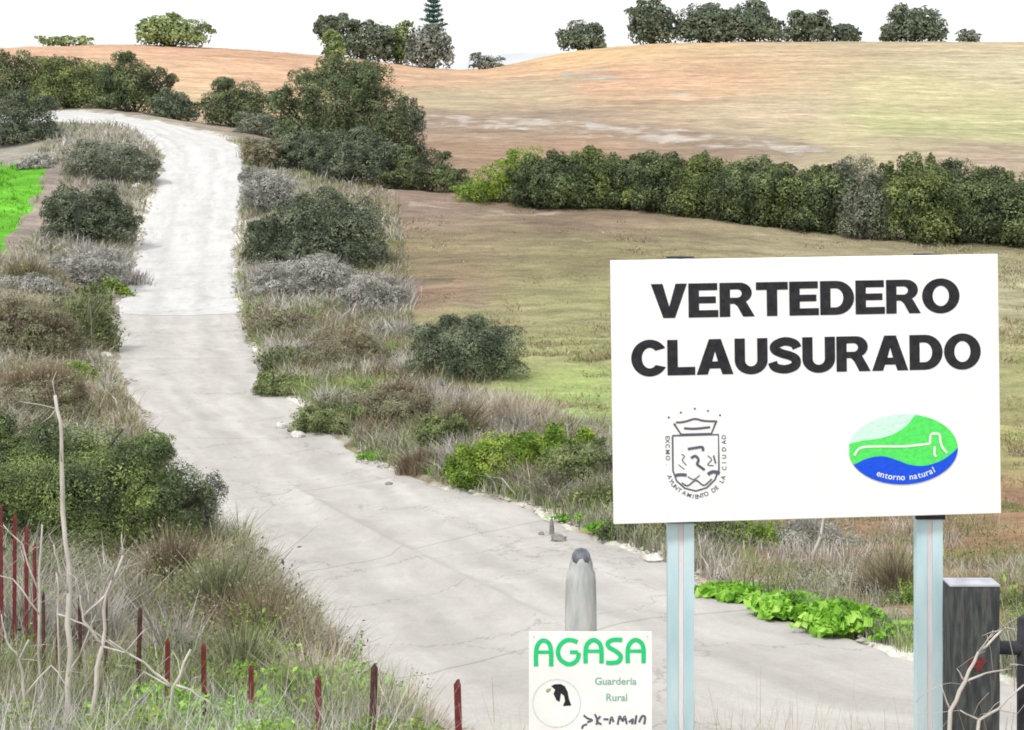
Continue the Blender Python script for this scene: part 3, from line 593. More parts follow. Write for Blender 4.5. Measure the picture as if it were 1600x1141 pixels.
hg = 'shrubs of the long field hedge'
S('hedge_shrub', [(790,282,62,32),(745,298,38,16),(825,268,42,44)], 322, 84, M['bright'], 16000, 1.8, 'bright green shrub at the left end of the field hedge', 'hedge', hg, seed=40, dome=False)
hd = [((820,235,900,330),'hedge','second shrub from the left end of the field hedge, dark with a light left side'),
 ((880,222,965,334),'hedgey','highest shrub in the left third of the field hedge'),
 ((945,224,1030,340),'hedge','dark domed shrub of the field hedge, fourth from its left end'),
 ((1010,236,1085,346),'hedge','shrub of the field hedge above the letters VER of the sign, left one'),
 ((1065,242,1150,352),'hedgey','low topped shrub of the field hedge between the two dark domed ones above the sign'),
 ((1130,240,1215,358),'hedge','shrub of the field hedge over the middle of the sign, dark green'),
 ((1195,246,1280,362),'hedgey','yellowish shrub of the field hedge over the middle of the sign'),
 ((1262,246,1340,368),'hedge','dark shrub left of the greyish shrub in the field hedge'),
 ((1380,234,1470,378),'hedgey','tall yellow-green shrub right of the greyish shrub in the field hedge'),
 ((1448,236,1530,384),'hedge','dark tall shrub above the right corner of the sign'),
 ((1512,255,1590,388),'hedge','shrub of the field hedge just beyond the right corner of the sign'),
 ((1570,262,1660,392),'hedge','last shrub of the field hedge, cut by the right frame edge')]
for i, (bb, m_, lb) in enumerate(hd):
    Yh = 83.5-.0095*(bb[0]-800)+random.uniform(-1, 1.6)
    S('hedge_shrub', auto(bb[0]-32, bb[1]+random.uniform(-6, 8), bb[2]+32, bb[3], seed=i, k=5), bb[3], Yh, M[m_], 26000, 2.3, lb, 'hedge', hg, seed=50+i, depthk=1)
S('hedge_shrub', [(1345,285,38,48),(1330,320,26,40),(1365,320,30,45)], 374, 77, M['greyg'], 12000, 2.0, 'greyish green shrub standing out of the dark field hedge', 'hedge', hg, seed=70)

rs = 'shrubs beside the road'
S('round_shrub', [(142,330,66,44),(110,345,44,38),(180,345,42,40),(140,350,70,38)], 388, 72, M['dark'], 22000, 2.1, 'round dark green shrub left of the white road stretch', 'shrub', rs, seed=80)
S('scrub_bush', [(170,245,60,32),(215,262,36,34),(130,250,40,28)], 292, 86, M['greyg'], 12000, 1.9, 'pale olive scrub on the inner side of the upper road bend', 'bush', rs, seed=81)
S('round_shrub', [(525,350,75,58),(470,350,50,45),(560,370,58,52),(430,375,46,28)], 435, 64, M['dark'], 30000, 2.1, 'large dark shrub right of the road with dry grey stems at its foot', 'shrub', rs, seed=82)
S('round_shrub', [(410,375,36,28)], 402, 67, M['hedge'], 5000, 2, 'low olive green shrub squeezed between the road and the large dark shrub', 'shrub', rs, seed=83)
S('round_shrub', [(727,552,100,56),(690,555,68,46),(768,555,62,48),(722,532,66,40)], 612, 40, M['dark'], 30000, 2.6, 'dark dome-shaped shrub alone at the field edge left of the sign', 'shrub', rs, seed=84, aspect=.3)
S('near_shrub', [(130,760,150,110),(50,740,90,95),(200,760,90,100),(-40,760,90,110),(260,800,70,70),(120,850,150,60)], 905, 19.5, M['nearb'], 90000, 3.0, 'big leafy green shrub at left in front of the lower road', 'shrub', rs, seed=85, aspect=.32, clump=.17)
S('near_shrub', [(310,775,34,40),(330,800,20,30)], 840, 20.5, M['greyg'], 5000, 2.8, 'small grey-green shrub hugging the right side of the big left shrub', 'shrub', rs, seed=86, aspect=.35)
S('bright_shrub', [(790,715,75,48),(745,735,50,40),(850,700,55,30),(730,755,34,18),(900,705,35,25)], 780, 26, M['bright'], 30000, 2.4, 'vivid green shrub at the road edge left of the sign', 'shrub', rs, seed=87)

M['heath'] = leafmat('heath_leaves', [(0.08, 0.065, 0.045), (0.17, 0.14, 0.095), (0.27, 0.22, 0.16), (0.22, 0.28, 0.12), (0.42, 0.38, 0.29)], nscale=2.5)
M['heathg'] = leafmat('green_heath_leaves', [(0.05, 0.065, 0.03), (0.11, 0.14, 0.06), (0.19, 0.24, 0.09), (0.27, 0.33, 0.12), (0.38, 0.4, 0.22)], nscale=2.5)
M['ash'] = leafmat('ashen_leaves', [(0.15, 0.155, 0.13), (0.28, 0.285, 0.25), (0.44, 0.435, 0.4), (0.62, 0.6, 0.57)], nscale=2.5)
hb_ = 'heath bushes on the verges'
for i, (lb_, rb_, Yb_, m_, nl_, txt) in enumerate([
 ([(45,525,75,60),(90,540,45,42),(10,530,50,60)], 605, 44, 'heath', 16000, 'broad rounded brown heath bush at the left frame edge'),
 ([(125,505,52,52),(150,530,28,36),(95,520,34,44)], 590, 47, 'heathg', 14000, 'green and brown heath bush left of the road across from the joint'),
 ([(50,630,80,40),(110,625,40,34)], 690, 33, 'heath', 12000, 'low brown heath bush rising behind the big left shrub'),
 ([(30,455,60,30),(70,450,40,24)], 490, 57, 'ash', 7000, 'ashen bush at the left frame edge under the bright crop'),
 ([(150,415,62,26),(105,420,44,22)], 448, 61, 'ash', 8000, 'ashen low bush just below the round dark shrub left of the road'),
 ([(430,530,48,40),(470,545,40,36)], 590, 50, 'heath', 9000, 'reddish brown heath bush right of the joint in the road'),
 ([(540,570,66,48),(490,590,44,34),(590,580,40,38)], 640, 43, 'heath', 14000, 'widest brown heath bush between road and dome-shaped shrub'),
 ([(450,620,44,30),(420,610,30,24)], 662, 39, 'heathg', 7000, 'green heath bush touching the road right above where it widens'),
 ([(530,660,60,36),(490,670,40,26)], 702, 34, 'heathg', 12000, 'green heath bush at the road edge where it widens'),
 ([(620,650,62,46),(660,660,40,36)], 712, 33, 'heath', 13000, 'brown heath bush below the left side of the dome-shaped shrub'),
 ([(700,690,50,42)], 745, 29, 'heathg', 9000, 'mixed heath bush just left of the vivid green shrub'),
 ([(470,440,74,42),(420,450,40,34),(530,450,50,40)], 500, 59, 'ash', 16000, 'ashen twiggy bush under the large dark shrub right of the road'),
 ([(580,470,54,52),(610,500,36,40)], 540, 54, 'ash', 12000, 'ashen tall bush at the field edge under the large dark shrub'),
 ([(420,300,46,30),(400,280,26,24)], 345, 80, 'ash', 7000, 'ashen bush right of the road above the large dark shrub'),
 ([(210,262,38,30),(180,280,30,22)], 300, 86, 'greyg', 7000, 'grey-green scrub bush at the left edge of the white road below the bend'),
 ([(60,290,34,26)], 318, 88, 'ash', 5000, 'ashen scrub bush between the bright crop and the round dark shrub'),
 ([(410,240,34,26)], 275, 91, 'heath', 5000, 'small brown bush left of the dark trees at the bend'),
 ([(880,750,60,42),(930,740,44,46)], 800, 24.5, 'heathg', 12000, 'grey and olive heath bush behind the lower left sign corner'),
 ([(1010,845,46,38),(970,840,30,26)], 885, 21, 'heathg', 8000, 'dark heath bush left of the left sign post'),
 ([(1110,850,56,46),(1160,860,40,38)], 905, 20.3, 'heathg', 12000, 'olive heath bush right of the left sign post'),
 ([(1250,860,60,44),(1310,880,40,30)], 925, 20, 'ash', 9000, 'ashen bush behind the bright weeds below the sign'),
]):
    S('heath_bush', lb_, rb_, Yb_, M[m_], int(nl_*1.3), 2.2 if Yb_ > 30 else 2.6, txt, 'bush', hb_, seed=200+i, aspect=.35, clump=.2)
# ------------------------------------------------------------------ dry plants and weeds
dg = 'dry plants on the verges'
T = tuft
T('dry_grass_clump', (380,405,470,500), 62, M['grey'], 2600, 'grey dry clump touching the right edge of the white road stretch', seed=1, group=dg)
T('dry_grass_clump', (450,400,560,510), 60, M['grey'], 3600, 'pale grey dry clump under the large dark roadside shrub', seed=2, group=dg)
T('dry_grass_clump', (540,420,650,530), 57, M['grey'], 3600, 'tall silvery dry clump reaching the field left of the dome-shaped shrub', seed=3, group=dg)
T('dry_grass_clump', (370,480,470,590), 52, M['russet'], 2600, 'reddish brown plant at the road edge beside the concrete joint', seed=4, group=dg, leaf=2500, lmat=M['mixed'], lsize=.05)
T('dry_grass_clump', (440,510,600,620), 47, M['brown'], 3800, 'wide brown heath-like plant between the road and the dome-shaped shrub', seed=5, group=dg, leaf=4500, lmat=M['russet'], lsize=.05)
T('dry_grass_clump', (560,500,660,600), 49, M['grey'], 2400, 'thin grey stems just left of the dome-shaped shrub', seed=6, group=dg)
T('green_clump', (395,540,500,660), 43, M['mixed'], 2200, 'olive tinted plant low at the right road edge below the joint', cat='plant', seed=7, group=dg, leaf=3500, lmat=M['olive'], lsize=.05)
T('green_clump', (460,610,600,700), 35, M['mixed'], 2600, 'green and brown plant at the road edge where the road widens', cat='plant', seed=8, group=dg, leaf=5000, lmat=M['mixed'], lsize=.04)
T('dry_grass_clump', (560,590,690,705), 35, M['russet'], 3600, 'rusty brown plant below left of the dome-shaped shrub', seed=9, group=dg, leaf=3500, lmat=M['brown'], lsize=.035)
T('dry_grass_clump', (660,610,770,740), 31, M['brown'], 3200, 'brown stems between the rusty plant and the vivid green shrub', seed=10, group=dg, leaf=2000, lmat=M['mixed'], lsize=.03)
T('dry_grass_clump', (720,600,870,700), 32, M['pale'], 3000, 'pale straw-coloured stems behind the vivid green shrub', seed=11, group=dg)
T('dry_grass_clump', (620,690,700,748), 28, M['russet'], 1500, 'small dark brown tuft at the road edge before the vivid green shrub', seed=12, group=dg)
T('dry_grass_clump', (850,690,975,800), 25.5, M['grey'], 3600, 'grey plant between the vivid green shrub and the sign', seed=13, group=dg, leaf=2500, lmat=M['greyg'], lsize=.03)
T('dry_grass_clump', (800,720,900,800), 25, M['brown'], 2200, 'brown stems in front of the vivid green shrub beside the road', seed=14, group=dg)
T('dry_grass_clump', (880,730,1000,830), 23.5, M['mixed'], 2600, 'yellowish brown plant at the lower left corner of the sign', seed=15, group=dg, leaf=1500, lmat=M['mixed'], lsize=.02)
T('dry_grass_clump', (960,790,1060,885), 21, M['brown'], 2800, 'brown plant under the left corner of the sign beside its left post', seed=16, group=dg, leaf=1200, lmat=M['green'], lsize=.02)
T('dry_grass_clump', (1060,780,1190,905), 20.5, M['mixed'], 3200, 'olive brown plant right behind the left sign post', seed=17, group=dg, leaf=3500, lmat=M['mixed'], lsize=.025)
T('green_clump', (1140,810,1240,900), 20, M['green'], 1800, 'upright green plant behind the pale leafy weed under the sign', cat='plant', seed=18, group=dg, leaf=3000, lmat=M['bright'], lsize=.03)
T('dry_grass_clump', (1210,800,1330,915), 20, M['grey'], 2400, 'grey dry plant under the middle of the sign', seed=19, group=dg)
T('dry_grass_clump', (1340,840,1450,985), 16.5, M['brown'], 2400, 'tall brown stems left of the right sign post', seed=20, group=dg)
T('dry_grass_clump', (1540,900,1640,1060), 15.5, M['mixed'], 2200, 'mixed green and brown plant at the right edge behind the dark timber rail', seed=21, group=dg, leaf=1500, lmat=M['green'], lsize=.03)
T('dry_grass_clump', (-20,455,110,600), 45, M['brown'], 4200, 'broad brown plant at the left frame edge above the big left shrub', seed=22, group=dg, leaf=4000, lmat=M['greyg'], lsize=.05)
T('green_clump', (60,450,190,620), 47, M['mixed'], 3600, 'brownish green plant left of the road opposite the concrete joint', cat='plant', seed=23, group=dg, leaf=5000, lmat=M['olive'], lsize=.06)
T('dry_grass_clump', (0,560,150,680), 35, M['russet'], 3800, 'russet plant just above the big left shrub', seed=24, group=dg, leaf=2500, lmat=M['brown'], lsize=.04)
T('dry_grass_clump', (90,375,215,450), 63, M['grey'], 3000, 'grey dry plant under the round dark shrub left of the road', seed=25, group=dg)
T('dry_grass_clump', (0,400,100,480), 58, M['brown'], 2400, 'brown plant below the bright crop field', seed=26, group=dg, leaf=800, lmat=M['green'], lsize=.05)
T('green_clump', (95,560,150,640), 40, M['green'], 700, 'small green plant standing above the tip of the tall pale stick', cat='plant', seed=27, group=dg, leaf=1600, lmat=M['bright'], lsize=.06)
for i, (x, y, s_, lb) in enumerate([(150,470,30,'topmost'),(178,455,24,'uppermost right'),(162,512,22,'middle'),(132,535,26,'lowest')]):
    T('roadside_plant', (x-s_, y-s_, x+s_, y+s_*.6), {0:58,1:60,2:52,3:49}[i], M['green'], 300, lb+' of the green plants growing out over the left road edge', cat='plant', seed=30+i, group='green plants on the left road edge', leaf=900, lmat=M['bright' if i % 2 else 'hedge'], lsize=.07)
T('dry_grass_clump', (380,215,440,300), 93, M['russet'], 2000, 'reddish dry plant right of the upper road below the bend', seed=36, group=dg)
T('dry_grass_clump', (375,270,450,350), 82, M['grey'], 2200, 'grey dry plant at the road edge left of the large dark shrub', seed=37, group=dg, leaf=1200, lmat=M['russet'], lsize=.07)
T('dry_grass_clump', (600,255,640,300), 90, M['grey'], 500, 'thin grey stems beside the dark shrub at the field corner', seed=38, group=dg)
# foreground left
T('heath_clump', (215,810,345,960), 15.5, M['russet'], 3800, 'brown flowering heath clump right of the big left shrub', seed=40, group=dg, leaf=5000, lmat=M['mixed'], lsize=.018, wpx=1.3)
T('heath_clump', (300,850,430,1000), 14.3, M['mixed'], 3800, 'green and brown heath clump beside the road at lower left', seed=41, group=dg, leaf=5000, lmat=M['mixed'], lsize=.018, wpx=1.3)
T('heath_clump', (370,900,480,1060), 13.2, M['russet'], 3400, 'reddish heath clump nearest the road at lower left', seed=42, group=dg, leaf=3500, lmat=M['mixed'], lsize=.016, wpx=1.3)
T('grass_clump', (330,960,450,1141), 11.5, M['mixed'], 3000, 'tall mixed grass clump behind the red stakes', seed=43, group=dg, wpx=1.5, leaf=1200, lmat=M['green'], lsize=.015)
T('grass_clump', (430,985,570,1160), 11, M['pale'], 2800, 'pale grass clump between the third and fourth stake from the right', seed=44, group=dg, wpx=1.4, leaf=1500, lmat=M['mixed'], lsize=.014)
T('grass_clump', (200,930,330,1110), 12, M['grey'], 3000, 'grey dry grass behind the short red stakes', seed=45, group=dg, wpx=1.3, leaf=800, lmat=M['green'], lsize=.02)
T('grass_clump', (80,900,200,1060), 13, M['grey'], 3000, 'grey tangled grass around the tall pale stick', seed=46, group=dg, wpx=1.3, leaf=600, lmat=M['green'], lsize=.02)
T('grass_clump', (-20,880,90,1060), 12.5, M['grey'], 3000, 'grey tangled grass at the lower left frame edge', seed=47, group=dg, wpx=1.3, leaf=600, lmat=M['weed'], lsize=.02)
T('grass_clump', (560,1040,690,1180), 10.3, M['pale'], 1500, 'thin pale grass between the two right stakes', seed=48, group=dg, wpx=1.3)
T('grass_clump', (240,1030,380,1180), 10.3, M['mixed'], 2400, 'green tinted grass at the bottom between the short red stakes', seed=49, group=dg, wpx=1.3, leaf=1500, lmat=M['weed'], lsize=.015)
T('grass_clump', (90,1030,240,1190), 10.2, M['mixed'], 2400, 'olive grass at the bottom beside the foot of the tall pale stick', seed=50, group=dg, wpx=1.3, leaf=1200, lmat=M['green'], lsize=.018)
T('feathery_stalk', (345,812,428,900), 15.2, M['brown'], 260, 'feathery brown stalks bending over the road edge', seed=51, spread=2.2, group='feathery stalks leaning over the road', wpx=1.8, leaf=260, lmat=M['brown'], lsize=.03)
T('feathery_stalk', (430,920,482,985), 13.4, M['brown'], 160, 'small feathery brown stalks lower down leaning over the road', seed=52, spread=2.2, group='feathery stalks leaning over the road', wpx=1.8, leaf=160, lmat=M['brown'], lsize=.025)

def weed(bb, rowb, label, nl, ls, seed, Y=None, mat='weed'):
    """mound of broad leaves on short stalks"""
    x0, y0, x1, y1 = bb
    if Y is None: Y = hit((x0+x1)/2, (y1+rowb)/2).y
    r = np.random.default_rng(seed+900); s = Y/F; bx = ((x0+x1)/2-800)/F*Y; bz = tz1(bx, Y); wd = (x1-x0)*s; H = max(.11, (y1-y0)*s*.48)
    a = r.random(nl)*6.283; q = r.random(nl)**.5; lb_ = 1+.25*np.sin(a*3+seed)+.2*np.sin(a*7+seed*2)+.22*r.normal(size=nl); x = np.cos(a)*q*wd*.52*lb_; y = np.sin(a)*q*wd*.34*lb_-x*.55*(wd > 1)
    z = tz(bx+x, Y+y)-bz+H*(.25+.75*np.sqrt(np.maximum(0, 1-q**2)))*(.55+.5*r.random(nl))
    nrm = unit(np.stack([x*.6, y*.6-.15, np.full(nl, .8*wd)], 1)/wd+r.normal(size=(nl, 3))*.6)
    V, Fq = leaves(np.stack([x, y, z], 1), nrm, np.full(nl, ls), .75, r)
    root = empty('leafy_weed', (bx, Y, bz), label, 'weed', 'bright leafy weeds along the road')
    link('leaves', mesh_np('leaves', V, Fq), M[mat], root)
    k = r.integers(0, nl, nl//4); bs = np.stack([x[k]*.8, y[k]*.8, z[k]*0-.02+(z[k]*.0)], 1); bs[:, 2] = tz(bx+bs[:, 0], Y+bs[:, 1])-bz-.02
    Vs, Fs = blades_np(bs, np.maximum(z[k]-bs[:, 2], .03), np.full(len(k), .008), np.stack([x[k], y[k]], 1)*.4, r); link('stalks', mesh_np('stalks', Vs, Fs), M['green'], root)
weed((1105,897,1215,932), 932, 'bright green leafy weed at the road edge under the sign, left end of the row', 2400, .055, 1, Y=16.7)
weed((1190,880,1300,950), 945, 'tallest bright green leafy weed in the row under the sign', 4200, .055, 2, Y=15.7)
weed((1265,890,1365,985), 972, 'bright green leafy weed at the right end of the row under the sign', 4200, .055, 14, Y=14.9)
weed((1375,945,1445,1010), 1005, 'bright green weed just left of the right sign post', 500, .035, 3)
weed((618,682,680,712), 708, 'small bright green weed beside the small dark brown tuft', 500, .05, 4)
weed((562,700,612,716), 716, 'flat bright weed on the road edge left of the small dark brown tuft', 200, .05, 5)
weed((870,798,920,818), 815, 'little green weed at the road edge left of the sign', 250, .035, 6)
weed((920,800,975,838), 832, 'bright green weed at the lower left corner of the sign', 450, .04, 7)
weed((0,410,55,445), 442, 'bright green weed patch below the crop field', 500, .10, 8)
weed((0,1085,70,1141), 1130, 'bright leafy weed in the bottom left corner', 500, .03, 9, Y=9.6)
weed((60,925,95,1000), 1000, 'small green weed right of the upper red stakes', 180, .03, 10, Y=12.2)
weed((170,1030,225,1070), 1065, 'small green weed near the dark stakes', 200, .022, 11, Y=10)
weed((470,1085,520,1125), 1125, 'low green weed at the foot of the stakes', 200, .02, 12, Y=9.6)
weed((1575,930,1640,985), 985, 'green weed beyond the timber rail at the right edge', 300, .04, 13)

# ------------------------------------------------------------------ grass cover (uncountable)
def cover(name, poly, nb, mat, h, ymin, ymax, wk=.9, seed=0, notroad=.05, lean=.25):
    r = np.random.default_rng(seed+3000); m_ = nb*8
    Y = 1/(1/ymax+r.random(m_)*(1/ymin-1/ymax)); X = (r.random(m_)*2-1)*.37*Y
    Z = tz(X, Y); px = 800+F*X/Y; rw = HZ-F*Z/Y; k = inpoly(px, rw, poly)
    X, Y, Z = X[k], Y[k], Z[k]; c = vnoise(X, Y, seed+5, 1.3)+vnoise(X, Y, seed+6, .5); k = r.random(len(X)) < np.clip(.65+2*c, .08, 1); X, Y, Z = X[k], Y[k], Z[k]
    X, Y, Z = X[:nb], Y[:nb], Z[:nb]
    k = road_sd(X, Y) > notroad; X, Y, Z = X[k], Y[k], Z[k]; n_ = len(X)
    hh = h*(.4+.9*r.random(n_))*(1+1.2*vnoise(X, Y, seed+7, .9))
    V, Fq = blades_np(np.stack([X, Y, Z-.03], 1), np.maximum(hh, .03), np.maximum(.005, Y/F*1.6*wk)*(.5+r.random(n_)), r.normal(size=(n_, 2))*lean, r)
    o = link(name, mesh_np(name, V, Fq), M[mat]); tag(o, kind='stuff'); return o
Lv = [(-40,395),(60,380),(230,270),(265,255),(260,300),(215,420),(190,600),(240,700),(330,800),(500,960),(720,1200),(-40,1200)]
Rg = [(960,760),(1640,830),(1640,1010),(1440,1000),(1130,915),(960,845)]
Rv = [(340,210),(450,230),(620,310),(640,450),(650,600),(960,690),(1100,790),(1640,850),(1640,1090),(1440,1040),(1130,930),(960,855),(620,745),(470,700),(390,610),(360,500),(355,400),(375,290)]
Lu = [(60,240),(95,195),(200,196),(262,250),(232,400),(130,430),(25,425),(70,350),(100,272)]
cover('scrub_cover', Lu, 22000, 'grey', .5, 60, 112, seed=51, lean=.4, notroad=.25); cover('scrub_cover', Lu, 22000, 'mixed', .5, 60, 112, seed=52, lean=.4, notroad=.25)
cover('dry_grass', Lv, 20000, 'pale', .26, 9, 90, seed=1); cover('dry_grass', Lv, 20000, 'mixed', .26, 9, 90, seed=2); cover('green_grass', Lv, 15000, 'green', .22, 9, 90, seed=3)
cover('dry_grass', Rv, 26000, 'grey', .28, 12, 110, seed=4); cover('dry_grass', Rv, 22000, 'mixed', .28, 12, 110, seed=5); cover('green_grass', Rv, 18000, 'green', .2, 12, 110, seed=6)
cover('scrub_cover', Rv, 26000, 'russet', .48, 23.5, 100, seed=21, lean=.4, notroad=.25); cover('scrub_cover', Rv, 42000, 'grey', .50, 23.5, 100, seed=22, lean=.4, notroad=.25); cover('scrub_cover', Rv, 40000, 'green', .36, 23.5, 100, seed=29, lean=.5, notroad=.15); cover('scrub_cover', Rv, 34000, 'mixed', .42, 23.5, 100, seed=23, lean=.5, notroad=.15)
cover('scrub_cover', Lv, 34000, 'mixed', .42, 13, 100, seed=24, lean=.4, notroad=.2); cover('scrub_cover', Lv, 24000, 'grey', .45, 13, 100, seed=25, lean=.5, notroad=.3); cover('scrub_cover', Lv, 26000, 'russet', .45, 12, 100, seed=26, lean=.4, notroad=.25)
cover('meadow_grass', [(-40,930),(60,900),(420,1010),(620,1120),(700,1400),(-40,1400)], 7000, 'ashb', .42, 7.5, 13, seed=27); cover('meadow_grass', [(-40,960),(60,930),(420,1010),(620,1120),(700,1400),(-40,1400)], 9000, 'mixed', .42, 7.5, 12, seed=28)
def leafcover(name, poly, nl, mat, h, ymin, ymax, seed, size=1.7, thr=.5):
    r = np.random.default_rng(seed+6000); m_ = nl*14
    Y = 1/(1/ymax+r.random(m_)*(1/ymin-1/ymax)); X = (r.random(m_)*2-1)*.37*Y; Z = tz(X, Y); px = 800+F*X/Y; rw = HZ-F*Z/Y; k = inpoly(px, rw, poly)
    X, Y, Z = X[k], Y[k], Z[k]; c = vnoise(X, Y, seed+5, 1.6)+vnoise(X, Y, seed+6, .6)*.7+vnoise(X, Y, seed+7, .25)*.4; k = (c > .62-thr*.9); X, Y, Z, c = X[k][:nl], Y[k][:nl], Z[k][:nl], c[k][:nl]
    k = road_sd(X, Y) > .1; X, Y, Z, c = X[k], Y[k], Z[k], c[k]; n_ = len(X); mh = h*np.clip((c-(.62-thr*.9))*3, .12, 1)
    P_ = np.stack([X, Y, Z+mh*r.random(n_)**.5], 1); V, Fq = leaves(P_, unit(r.normal(size=(n_, 3))+np.array([0, -.2, .8])), np.maximum(.011, Y/F*size), .5, r)
    o = link(name, mesh_np(name, V, Fq), M[mat]); tag(o, kind='stuff')
leafcover('low_undergrowth', Rv, 16000, 'mixed', .45, 14, 90, 1, thr=.60); leafcover('low_undergrowth', Rv, 12000, 'olive', .5, 14, 90, 2, thr=.56); leafcover('low_undergrowth', Rv, 7000, 'bright', .35, 14, 90, 3, thr=.42)
leafcover('low_undergrowth', Lv, 14000, 'mixed', .45, 11, 90, 4, thr=.60); leafcover('low_undergrowth', Lv, 12000, 'olive', .45, 11, 90, 5, thr=.56); leafcover('low_undergrowth', Lv, 12000, 'bright', .35, 9, 60, 6, thr=.44)
Nl = [(-40,900),(120,900),(420,1000),(640,1130),(700,1300),(-40,1300)]
leafcover('low_undergrowth', Nl, 16000, 'weed', .48, 7.5, 13, 7, thr=.50, size=5); leafcover('low_undergrowth', Nl, 16000, 'bright', .50, 7.5, 13.5, 8, thr=.66, size=4.6)
leafcover('low_undergrowth', [(200,830),(420,830),(520,1000),(640,1130),(300,1100),(200,950)], 14000, 'heath', .62, 9.5, 17, 9, thr=.68, size=2.4); leafcover('low_undergrowth', [(-40,820),(420,830),(520,1000),(300,1100),(-40,1000)], 12000, 'heathg', .6, 9.5, 17, 10, thr=.62, size=2.6)
cover('crop_grass', [(-60,240),(20,256),(76,268),(66,300),(42,345),(0,402),(-60,440)], 16000, 'crop', .22, 62, 94, seed=31, lean=.3, wk=1.2)
cover('field_stubble', Rg, 9000, 'brown', .20, 13, 26, seed=61, lean=.5)
Fd = [(620,310),(1640,395),(1640,930),(1300,830),(960,700),(840,620),(650,600)]
cover('field_grass', Fd, 60000, 'fieldg', .13, 14, 90, seed=7, lean=.5, wk=1.1); cover('field_stubble', Fd, 70000, 'fieldb', .15, 14, 90, seed=8, lean=.5, wk=1.1)
cover('field_stubble', Fd, 26000, 'pale', .10, 14, 90, seed=9, lean=.4)
Bt = [(740,1060),(820,1085),(1080,1110),(1640,1110),(1640,1320),(-40,1320),(-40,1141),(700,1141)]
cover('foreground_grass', [(700,1150),(1640,1150),(1640,1700),(-40,1700),(-40,1120),(600,1130)], 20000, 'pale', .22, 5.2, 10.5, seed=10)
cover('foreground_grass', [(-40,1000),(300,1000),(640,1110),(700,1200),(700,1700),(-40,1700)], 16000, 'green', .2, 5.2, 13, seed=11)
def stalks(name, x0, x1, Y, top, nb, mat, label, seed):
    r = np.random.default_rng(seed+40); px = x0+(x1-x0)*r.random(nb); X = (px-800)/F*Y; yj = Y+r.normal(size=nb)*.25; Z = tz(X, yj); bx = (x0+x1)/2; bx = (bx-800)/F*Y; bz = tz1(bx, Y)
    zt = -(top+(r.random(nb)**.6)*(1175-top)-HZ)/F*Y; h = np.maximum(zt-Z, .08)
    V, Fq = blades_np(np.stack([X-bx, yj-Y, Z-bz-.02], 1), h, .004+.004*r.random(nb), r.normal(size=(nb, 2))*.16, r); o = link(name, mesh_np(name, V, Fq), M[mat], None, (bx, Y, bz)); tag(o, label, 'grass clump', 'straw clumps in front of the signs')
for i, (bb, Yg, tx) in enumerate([((250,870,340,940), 14.6, 'fresh green clump beneath the brown heath clump beside the big left shrub'), ((340,930,430,1020), 12.6, 'fresh green clump between the road-side heath clumps at lower left'),
 ((180,990,260,1070), 10.8, 'fresh green clump at the foot of the tallest dark stake'), ((300,1020,400,1110), 10.4, 'fresh green clump between the middle red stakes'), ((420,1040,520,1130), 9.9, 'fresh green clump left of the red stake beside the black one'),
 ((0,980,80,1060), 11.6, 'fresh green clump behind the thin grey branch in the lower left corner'), ((650,690,730,750), 28.5, 'fresh green clump left of the vivid green shrub at the road edge'), ((480,640,560,700), 34.5, 'fresh green clump where the right verge meets the widening road'),
 ((900,760,970,825), 23.2, 'fresh green clump beside the lower left corner of the sign'), ((1395,900,1450,1000), 15.9, 'fresh green clump left of the right sign post among brown stems'), ((20,500,90,570), 44, 'fresh green clump in front of the broad heath bush at the left edge')]):
    T('green_clump', bb, Yg, M['green'], 420, tx, cat='plant', seed=300+i, group='fresh green clumps on the verges', leaf=2200 if Yg < 20 else 1600, lmat=M['bright'], lsize=.020 if Yg < 20 else .04, spread=.9)
stalks('straw_clump', 1085, 1280, 7.9, 1060, 320, 'pale', 'sparse tall straw right of the left sign post', 1)
stalks('straw_clump', 1280, 1450, 7.8, 1085, 240, 'pale', 'sparse tall straw left of the right sign post', 2)
stalks('straw_clump', 720, 830, 7.6, 1085, 120, 'pale', 'sparse straw left of the small green-lettered plate', 3)
stalks('straw_clump', 1540, 1620, 7.8, 1080, 100, 'brown', 'sparse straw right of the mossy timber post', 4)

# stones
def stone(px, row, w_, h_, mat, label, seed, group='loose stones at the road edge'):
    p = hit(px, row); s = p.y/F; mb = MB(); r = random.Random(seed); V = []; nU, nV = 9, 6
    for j in range(nV+1):
        for i in range(nU):
            th = math.pi*j/nV; ph = 2*math.pi*i/nU; k = .8+.4*r.random()
            V.append((math.sin(th)*math.cos(ph)*w_*s*.5*k, math.sin(th)*math.sin(ph)*w_*s*.4*k, h_*s*.35+math.cos(th)*h_*s*.6*k))
    mb.add(V, [(j*nU+i, (j+1)*nU+i, (j+1)*nU+(i+1) % nU, j*nU+(i+1) % nU) for j in range(nV) for i in range(nU)])
    o = mb.build('stone', M[mat], None, False, p); tag(o, label, 'stone', group)
stone(873, 848, 26, 10, 'dstone', 'dark stone on the road edge behind the concrete bollard', 1)
stone(862, 838, 8, 26, 'dstone', 'upright grey stone beside the dark stone behind the bollard', 2)
stone(846, 836, 9, 5, 'dstone', 'tiny grey stone left of the upright one', 3)
stone(932, 834, 9, 6, 'dstone', 'tiny grey stone below the bright weed at the sign corner', 4)
stone(1020, 880, 30, 14, 'stone', 'flat pale stone left of the left sign post', 5)
stone(608, 760, 12, 4, 'dstone', 'small flat dark stone lying on the lower road', 6)
stone(465, 686, 22, 10, 'stone', 'pale stone on the right road edge where the road widens', 7)
stone(440, 672, 18, 9, 'stone', 'pale stone above the one where the road widens', 8)
stone(165, 560, 20, 10, 'stone', 'white stone on the left road edge below the joint', 9)
stone(172, 600, 16, 9, 'dstone', 'grey stone on the left road edge below the joint', 10)
